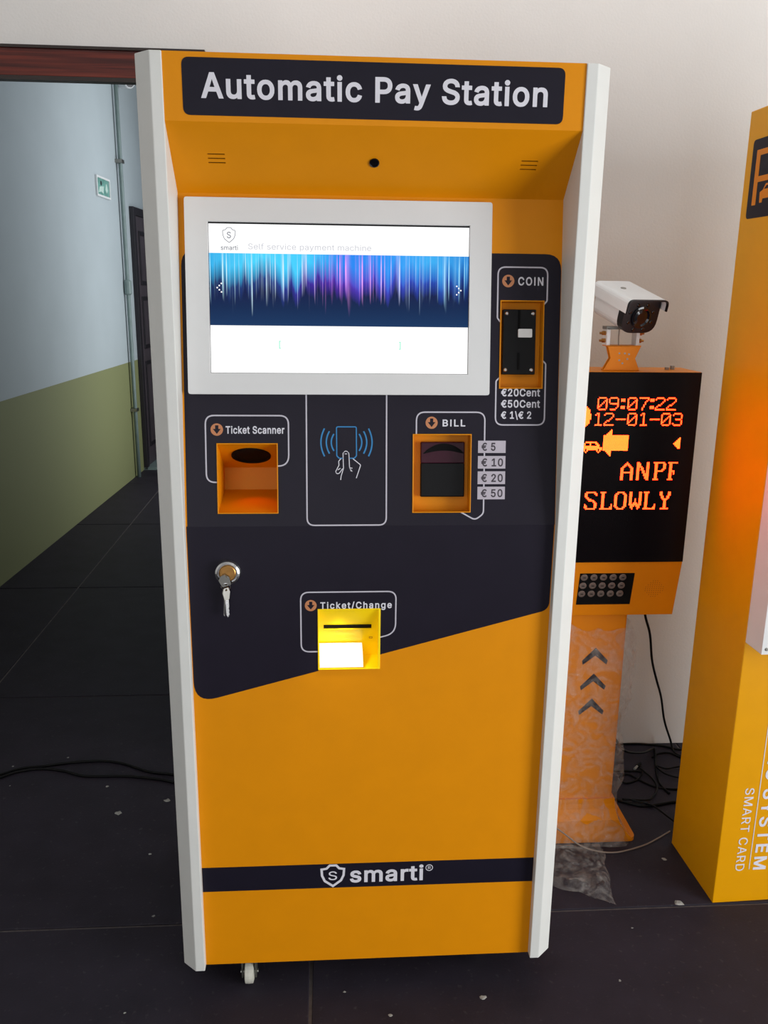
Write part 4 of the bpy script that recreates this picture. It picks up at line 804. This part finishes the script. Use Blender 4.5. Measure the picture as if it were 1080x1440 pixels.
# lower, receding face: keypad and speaker holes
vY = Vector((0, 0.477 - (YH + 0.002), 0.645 - 0.795)); FK = frame((0, YH + 0.002, 0.795), (1, 0, 0), -vY)
KL = vY.length
kp = MB().plate([rect(0.537, 0.6745, -0.1200, -0.0310)], -0.002, 0.0008, FK).build('keypad', 'blackmatt', led)
for r in range(3):
    for c in range(5):
        fb = FK @ Matrix.Translation((0.5480 + c * 0.0243 - r * 0.0005, -0.0415 - r * 0.0232, 0.0008))
        b = MB().lathe([(0.0088, 0.0), (0.0088, 0.0022), (0.0074, 0.0032)], 20, fb).build('key_button', 'button', kp)
        MB().box(-0.0035, 0.0035, -0.0012, 0.0012, 0.0032, 0.0034, fb).build('key_symbol', 'black', b)
m = MB()
for i in range(-4, 5):
    for j in range(-4, 5):
        if i * i + j * j <= 17: m.lathe([(0.0010, -0.001), (0.0010, 0.0003)], 8, FK @ Matrix.Translation((0.7310 + i * 0.0056, -0.0765 + j * 0.0056, 0)))
o = m.build('speaker_holes', M('dark_orange_hole', (150, 78, 6), 0.7), led); o['kind'] = 'stuff'

# pole, chevrons and foot
YP = 0.495
MB().box(CX - 0.077, CX + 0.077, YP, YP + 0.085, FZ + 0.05, 0.650).build('pole', 'postorange', led, bevel=0.006)
MB().plate([rrect(CX - 0.150, CX + 0.150, 0.484, 0.680, 0.02)], FZ, FZ + 0.012).build('base_plate', 'postorange', led, bevel=0.002)
foot = MB(); rows = []
for k in range(9):
    t = k / 8; z = FZ + 0.012 + 0.12 * t; e = 0.055 * (1 - t) ** 2.2
    rows.append((0.077 + 0.006 + e, 0.006 + min(e, 0.011) if True else 0, 0.050 + e * 0.6, z))
vs = []; fs = []
for hx, f0, b0, z in rows: vs += [(CX - hx, YP - f0, z), (CX + hx, YP - f0, z), (CX + hx, YP + 0.085 + b0, z), (CX - hx, YP + 0.085 + b0, z)]
for k in range(8):
    for i in range(4): fs.append((4 * k + i, 4 * k + (i + 1) % 4, 4 * k + 4 + (i + 1) % 4, 4 * k + 4 + i))
fs += [(3, 2, 1, 0), (32, 33, 34, 35)]
foot.add(vs, fs).build('pole_foot', 'postorange', led)
FP = frame((0, YP, 0), (1, 0, 0), (0, 0, 1))
for zt in (0.549, 0.477, 0.406):
    MB().plate([[(CX, zt), (CX + 0.034, zt - 0.036), (CX + 0.031, zt - 0.047), (CX, zt - 0.022), (CX - 0.031, zt - 0.047), (CX - 0.034, zt - 0.036)]], 0.0, 0.0006, FP).build('chevron', 'signnavy', led)

# two spare nuts lying on the head
for i, (x, y, lab) in enumerate(((0.728, 0.505, 'small steel nut on the sign head, the one nearer the camera bracket'), (0.745, 0.515, 'small steel nut on the sign head, the one nearer the yellow cabinet'))):
    fn = Matrix.Translation((x, y, 1.2585))
    hexo = [(0.0058 * math.cos(math.pi / 3 * k + i), 0.0058 * math.sin(math.pi / 3 * k + i)) for k in range(6)]
    nut = MB().plate([hexo, circle(0, 0, 0.003, 12)], 0.0, 0.006 + 0.003 * i, fn).build('hex_nut', 'steel', None, bevel=0.0005)
    tag(nut, lab, 'nut', 'nuts on the sign head')

# ---- surveillance camera on its bracket
sv = thing('surveillance_camera', 'white bullet surveillance camera with black front on an orange bracket above the sign', 'camera', (CX, 0.50, 1.2585))
f = Vector((0.24, -0.93, -0.27)).normalized(); rgt = Vector((-f.y, f.x, 0)).normalized(); upv = f.cross(rgt)
fc = frame((0.630, 0.440, 1.385), rgt, upv)
BW, BH = 0.046, 0.040
def shellrow(s, dz): return [(x * s, y * s) for x, y in fillet(rect(-BW, BW, -BH, BH - 0.002), [0.030, 0.030, 0.012, 0.012], True, 6)]
MB().plate([shellrow(0.97, 0)], -0.130, -0.022, fc).build('body', 'camwhite', sv, bevel=0.004)
MB().plate([shellrow(1.0, 0)], -0.022, 0.000, fc).build('front_cover', 'camblack', sv, bevel=0.003)
MB().lathe([(0.025, 0.0), (0.025, 0.003), (0.021, 0.004), (0.017, 0.001), (0.010, 0.002)], 32, fc @ Matrix.Translation((0.0, -0.003, 0))).build('lens', 'glass', sv)
for k in range(8):
    a = math.pi / 4 * k + 0.4
    MB().lathe([(0.0042, 0.0), (0.0042, 0.0012), (0.003, 0.002)], 12, fc @ Matrix.Translation((0.0325 * math.cos(a), -0.003 + 0.0305 * math.sin(a), 0))).build('infrared_lamp', 'glass', sv)
sh = fillet([(-0.052, 0.010), (-0.052, 0.042), (0.052, 0.042), (0.052, 0.016), (0.049, 0.016), (0.049, 0.0385), (-0.049, 0.0385), (-0.049, 0.010)], [0, 0.014, 0.014, 0, 0, 0.011, 0.011, 0], True, 5)
hood = MB().plate([sh], -0.138, 0.014, fc).build('sun_hood', 'camwhite', sv)
MB().plate([sh], 0.014, 0.020, fc).build('hood_rim', 'camblack', sv)
MB().lathe([(0.0065, 0.0), (0.0065, 0.0015), (0.004, 0.0022)], 20, fc @ frame((-0.012, 0.042, -0.075), (1, 0, 0), (0, 0, -1))).build('hood_screw', 'steel', hood)
FB = frame((0, 0.470, 0), (1, 0, 0), (0, 0, 1))
hour = [(0.562, 1.2595), (0.648, 1.2595), (0.636, 1.2870), (0.648, 1.3160), (0.568, 1.3170), (0.577, 1.2880)]
MB().plate([hour], -0.003, 0.0, FB).plate([hour], -0.018, -0.015, FB).box(0.562, 0.648, 0.470, 0.488, 1.2585, 1.2615).box(0.568, 0.648, 0.470, 0.512, 1.3140, 1.3170).build('bracket', 'postorange', sv, bevel=0.001)
for x, z in ((0.597, 1.299), (0.610, 1.299), (0.620, 1.297), (0.598, 1.283), (0.606, 1.276), (0.617, 1.286)):
    MB().lathe([(0.0022, -0.001), (0.0022, 0.0005)], 10, frame((x, 0.470, z), (1, 0, 0), (0, 0, 1))).build('bracket_hole', 'steel', sv)
for x in (0.572, 0.642):
    MB().box(x - 0.004, x + 0.004, 0.480, 0.512, 1.3160, 1.3560).build('bracket_arm', 'bezel', sv, bevel=0.001)
    for z in (1.3270, 1.3440):
        s = -1 if x < CX else 1
        MB().tube([(x + s * 0.002, 0.492, z), (x + s * 0.012, 0.492, z)], [0.0055, 0.0055], 6).tube([(x + s * 0.010, 0.492, z), (x + s * 0.018, 0.492, z)], 0.0028, 8).build('bolt', 'brass', sv)
MB().box(0.566, 0.648, 0.480, 0.512, 1.353, 1.360).build('bracket_crossbar', 'steel', sv)
MB().tube([(0.595, 0.475, 1.316), (0.594, 0.475, 1.335), (0.595, 0.478, 1.362)], 0.0016, 8).build('lead', 'palecable', sv)

# ================================================================== TICKET CABINET at the right
cab = thing('ticket_cabinet', 'tall yellow parking ticket cabinet at the right edge of the picture', 'cabinet', (0.859, 0.232, FZ))
ra = math.radians(1.9)
FC = Matrix.Translation((0.8590, 0.232, 0)) @ Matrix.Rotation(ra, 4, 'Z')          # local x right, y back, z up
MB().box(0.0, 0.62, 0.0, 0.240, FZ, 1.825, FC).build('cabinet_body', 'boxyellow', cab, bevel=0.002)
FQ = FC @ frame((0, 0, 0), (0, -1, 0), (0, 0, 1))                                   # left side face: u = -y
pl = MB().plate([rrect(-0.212, -0.028, 1.598, 1.762, 0.010)], 0.0, 0.0006, FQ).build('logo_plate', 'signnavy', cab)
MB().plate([[(-0.192, 1.625), (-0.176, 1.625), (-0.176, 1.672), (-0.100, 1.672)] + [(-0.100 + 0.036 * math.sin(math.pi * k / 10), 1.7055 - 0.0335 * math.cos(math.pi * k / 10)) for k in range(1, 10)] + [(-0.100, 1.739), (-0.192, 1.739)],
            [(-0.176, 1.684), (-0.102, 1.684)] + [(-0.102 + 0.022 * math.sin(math.pi * k / 8), 1.7055 - 0.0215 * math.cos(math.pi * k / 8)) for k in range(1, 8)] + [(-0.102, 1.727), (-0.176, 1.727)]], 0.0006, 0.0010, FQ).build('logo_letter', 'postorange', pl)
car = [(-0.160, 1.628), (-0.150, 1.628), (-0.148, 1.636), (-0.082, 1.636), (-0.080, 1.628), (-0.070, 1.628), (-0.068, 1.650), (-0.080, 1.654), (-0.090, 1.666), (-0.140, 1.666), (-0.150, 1.654), (-0.162, 1.650)]
MB().plate([car, [(-0.146, 1.655), (-0.138, 1.662), (-0.092, 1.662), (-0.084, 1.655)]], 0.0006, 0.0010, FQ).build('logo_car', 'postorange', pl)
tb = MB().box(0.0005, 0.40, -0.069, 0.0, 0.672, 1.320, FC).build('terminal_box', 'white', cab, bevel=0.0015)
MB().box(0.0005, 0.3995, -0.0700, -0.0680, 0.6725, 1.3195, FC).build('terminal_face', 'bezel', tb)
for u in (0.011, 0.389):
    for z in (0.685, 1.307): MB().lathe([(0.0038, 0.0), (0.0038, 0.0012), (0.0025, 0.002)], 14, FC @ frame((u, -0.0700, z), (1, 0, 0), (0, 0, 1))).build('screw', 'steel', tb)
FV = FC @ frame((0, 0, 0), (0, 0, -1), (1, 0, 0))                                   # text running downwards: u = -z, v = x
FV[0][3], FV[1][3], FV[2][3] = FC[0][3], FC[1][3], 0
lettering('small_lettering', 'SMART CARD', 'letter', cab, FV, -0.297, 0.0475, 0.228, 0.0225, 0.0008, 'R', 40)
lettering('large_lettering', 'PARKING SYSTEM', 'letter', cab, FV, -0.560, 0.0930, 0.490, 0.0330, 0.0008, 'B', 70)
MB().box(0.0822, 0.0840, -0.0008, 0.0, 0.072, 0.640, FC).build('printed_line', 'letter', cab)

# ================================================================== CABLES, FILM AND BITS ON THE FLOOR
def spline(pts, n=6):
    P = [Vector(p) for p in pts]; P = [P[0] * 2 - P[1]] + P + [P[-1] * 2 - P[-2]]; out = []
    for i in range(1, len(P) - 2):
        for k in range(n):
            t = k / n; a, b, c, d = P[i - 1], P[i], P[i + 1], P[i + 2]
            out.append(0.5 * ((2 * b) + (c - a) * t + (2 * a - 5 * b + 4 * c - d) * t * t + (3 * b - a - 3 * c + d) * t ** 3))
    return out + [P[-2]]
def cable(pts, r, label, group=None, mat='cable', z=None):
    zz = FZ + r + 0.0003 if z is None else FZ + z
    o = MB().tube(spline([(p[0], p[1], p[2] if len(p) > 2 else zz) for p in pts]), r, 8).build('cable', mat, None, smooth=True)
    return tag(o, label, 'cable', group)
cable([(-1.45, 0.70), (-1.20, 0.82), (-1.087, 0.897), (-1.034, 0.931), (-0.971, 0.940), (-0.909, 0.955), (-0.811, 0.964), (-0.733, 0.947), (-0.642, 0.895), (-0.562, 0.874), (-0.42, 0.84), (-0.30, 0.70)], 0.0042, 'upper of two black cables crossing the floor before the corridor opening')
cable([(-1.45, 0.67), (-1.20, 0.79), (-1.086, 0.878), (-1.033, 0.914), (-0.969, 0.925), (-0.897, 0.908), (-0.829, 0.877), (-0.717, 0.872), (-0.628, 0.856), (-0.553, 0.830), (-0.42, 0.76), (-0.32, 0.64)], 0.0042, 'lower of two black cables crossing the floor before the corridor opening')
cable([(0.745, 0.555, 0.655), (0.758, 0.57, 0.605), (0.792, 0.61, 0.535), (0.825, 0.66, 0.439), (0.867, 0.72, 0.354), (0.923, 0.80, 0.251), (0.976, 0.88, 0.129), (1.035, 0.955, 0.02), (1.045, 0.930, FZ + 0.004), (1.08, 0.88, FZ + 0.004)], 0.0034, 'black cable hanging from the sign head down to the floor beside the wall')
cable([(0.735, 0.660, 0.20), (0.80, 0.735, 0.11), (0.90, 0.84, 0.04), (0.975, 0.945, FZ + 0.012), (0.985, 0.955, FZ + 0.006), (0.975, 0.917, FZ + 0.006), (0.950, 0.852, FZ + 0.005), (0.927, 0.758, FZ + 0.004), (0.935, 0.70, FZ + 0.004)], 0.0036, 'black cable dropping from behind the post and crossing the tangle')
G = 'tangled cables behind the yellow cabinet'
cable([(0.80, 0.985), (0.913, 0.992), (0.967, 0.988), (1.024, 0.974), (1.062, 0.952), (1.14, 0.93)], 0.0036, 'black cable lying along the foot of the wall', G)
cable([(0.70, 0.86), (0.78, 0.84), (0.860, 0.829), (0.893, 0.822), (0.867, 0.781), (0.822, 0.763), (0.816, 0.793), (0.847, 0.812), (0.877, 0.770), (0.908, 0.738), (0.955, 0.724), (1.05, 0.72)], 0.0032, 'black cable with a small loop in the middle of the tangle', G)
cable([(0.893, 0.835), (0.901, 0.811), (0.911, 0.769), (0.904, 0.719), (0.869, 0.672), (0.845, 0.662), (0.78, 0.67)], 0.0032, 'curved black cable at the near side of the tangle', G, z=0.009)
cable([(0.960, 0.905), (0.987, 0.928), (1.024, 0.932), (1.043, 0.914), (1.08, 0.86)], 0.0030, 'short black cable arching near the wall in the tangle', G)
cable([(1.09, 0.85), (1.012, 0.837), (0.976, 0.829), (0.950, 0.845), (0.962, 0.800), (1.01, 0.77), (1.08, 0.76)], 0.0030, 'black cable bent back on itself beside the yellow cabinet', G, z=0.009)
cable([(0.70, 0.72), (0.799, 0.653), (0.854, 0.640), (0.923, 0.654), (1.00, 0.66)], 0.0046, 'thick black cable running from the post foot to the yellow cabinet', G)
cable([(0.80, 0.66), (0.852, 0.633), (0.879, 0.576), (0.905, 0.50)], 0.0030, 'thin black cable slipping behind the yellow cabinet', G, z=0.0125)
cable([(0.490, 0.455, FZ + 0.095), (0.540, 0.455, FZ + 0.055), (0.600, 0.448, FZ + 0.012), (0.674, 0.435), (0.762, 0.458), (0.820, 0.490), (0.866, 0.52)], 0.0022, 'thin pale cable curving in front of the post foot', None, 'palecable')
# a connector in the tangle
pc = thing('cable_plug', 'small black plug with a pale tip in the cable tangle', 'plug', (0.905, 0.83, FZ))
MB().tube([(0.890, 0.850, FZ + 0.0065), (0.905, 0.866, FZ + 0.0065)], 0.0062, 8).build('plug_body', 'cable', pc)
MB().tube([(0.876, 0.835, FZ + 0.0065), (0.890, 0.850, FZ + 0.0065)], 0.0040, 8).build('plug_tip', 'chip', pc)

# clear film round the post
def film_tube():
    m = MB(); NU, NV = 72, 96
    for j in range(NV + 1):
        t = j / NV; z = 0.605 * (1 - t) + (FZ + 0.004) * t
        bulge = 0.012 + 0.024 * math.exp(-((z - 0.47) / 0.09) ** 2) + 0.010 * math.exp(-((z - 0.2) / 0.1) ** 2) + 0.050 * max(0, 1 - (z - FZ) / 0.14) ** 1.4
        for i in range(NU):
            a = 2 * math.pi * i / NU; ca, sa = math.cos(a), math.sin(a)
            k = (abs(ca) ** 6 + abs(sa) ** 6) ** (-1 / 6)
            p = Vector((ca * k, sa * k, z))
            nz = noise.noise(Vector((ca * 1.4, sa * 1.4, z * 7))) * 0.016 + noise.noise(Vector((ca * 4 + 3, sa * 4, z * 17))) * 0.010 + abs(noise.noise(Vector((ca * 7, sa * 7 + 9, z * 34)))) * 0.007
            e = max(0.0035, bulge + nz)
            ex = e if ca > -0.2 else e * 0.7
            ey = max(0.0035, e * (0.42 if sa < 0 else 0.9))
            ym = 0.011 * max(0, 1 - (z - FZ) / 0.16)
            topj = 0.03 * noise.noise(Vector((ca * 2, sa * 2, 5))) * max(0, 1 - t * 8)
            m.v.append((CX + p.x * (0.077 + ex), YP + 0.0425 + p.y * (0.0425 + ey + ym), z + topj))
    for j in range(NV):
        for i in range(NU):
            l = (i + 1) % NU; m.f.append((j * NU + i, (j + 1) * NU + i, (j + 1) * NU + l, j * NU + l))
    return m
tag(film_tube().build('film_wrap', 'film', None), 'crumpled clear plastic film wrapped round the orange post', 'plastic film')
def film_sheet():
    m = MB(); N_ = 40
    c = [Vector((0.470, 0.470)), Vector((0.650, 0.462)), Vector((0.618, 0.232)), Vector((0.468, 0.322))]
    for j in range(N_ + 1):
        for i in range(N_ + 1):
            s, t = i / N_, j / N_
            p = (c[0] * (1 - s) + c[1] * s) * (1 - t) + (c[3] * (1 - s) + c[2] * s) * t
            edge = min(s, 1 - s, t, 1 - t)
            q = p + Vector((noise.noise(Vector((p.x * 18, p.y * 18, 0))), noise.noise(Vector((p.x * 18, p.y * 18, 4))))) * 0.016
            hgt = 0.004 + 0.030 * abs(noise.noise(Vector((p.x * 14 + 2, p.y * 14, 1)))) + 0.012 * abs(noise.noise(Vector((p.x * 40, p.y * 40, 7))))
            hgt += 0.035 * max(0, 1 - abs(t - 0.92) / 0.10) * (0.5 + 0.5 * noise.noise(Vector((s * 5, 3, 1)))) + 0.03 * max(0, 1 - t / 0.12)
            m.v.append((q.x, q.y, FZ + 0.001 + hgt * (0.25 + 0.75 * min(1, edge * 8))))
    for j in range(N_):
        for i in range(N_):
            a = j * (N_ + 1) + i; m.f.append((a, a + N_ + 1, a + N_ + 2, a + 1))
    return m
tag(film_sheet().build('film_sheet', 'film', None), 'loose clear plastic sheet lying on the floor between pay station and post', 'plastic film')

# plaster chips
def chip(x, y, s, label):
    m = MB(); n = 9; rs = [s * random.uniform(0.55, 1.15) for _ in range(n)]; hh = s * 0.28
    low = [(x + r * math.cos(2 * math.pi * k / n), y + r * math.sin(2 * math.pi * k / n) * 0.9, FZ + 0.0004) for k, r in enumerate(rs)]
    top = [(x + r * 0.62 * math.cos(2 * math.pi * k / n + 0.1), y + r * 0.55 * math.sin(2 * math.pi * k / n + 0.1), FZ + hh * random.uniform(0.6, 1.1)) for k, r in enumerate(rs)]
    m.v = low + top + [(x, y, FZ + hh)]
    m.f = [tuple(range(n))[::-1]] + [(k, (k + 1) % n, n + (k + 1) % n, n + k) for k in range(n)] + [(n + k, n + (k + 1) % n, 2 * n) for k in range(n)]
    tag(m.build('plaster_chip', 'chip', None), label, 'debris', 'plaster chips on the floor')
for x, y, s, lab in (
    (-0.683, 0.683, 0.0135, 'largest pale plaster chip on the dark floor left of the pay station'),
    (-0.556, 0.739, 0.0110, 'pale plaster chip on the floor close against the side of the pay station'),
    (-0.748, 0.823, 0.0060, 'small plaster chip just in front of the two floor cables'),
    (-0.557, 0.493, 0.0050, 'small plaster chip in the dark shade beside the pay station'),
    (-0.504, 0.256, 0.0045, 'tiny plaster chip at the slab joint left of the pay station'),
    (-1.068, 0.950, 0.0040, 'tiny plaster chip behind the floor cables at the left picture edge'),
    (-0.912, 0.995, 0.0040, 'tiny plaster chip behind the floor cables before the corridor'),
    (-1.039, 0.840, 0.0040, 'tiny plaster chip in front of the floor cables at the left picture edge'),
    (-0.508, -0.028, 0.0036, 'tiny plaster chip on the floor at the lower left'),
    (0.777, 0.236, 0.0130, 'crumbly plaster chip by the corner of the yellow cabinet'),
    (0.805, 0.405, 0.0070, 'small plaster chip between the post foot and the yellow cabinet'),
    (0.242, -0.028, 0.0080, 'pale plaster chip on the floor in front of the pay station'),
    (0.549, 0.002, 0.0036, 'tiny plaster chip on the floor at the lower right'),
    (0.631, 0.158, 0.0034, 'tiny plaster chip in front of the slab joint at the right'),
    (-0.053, 0.003, 0.0040, 'tiny plaster chip on the floor right of the slab joint'),
    (0.041, -0.064, 0.0050, 'small plaster chip at the bottom edge of the picture')):
    chip(x, y, s, lab)
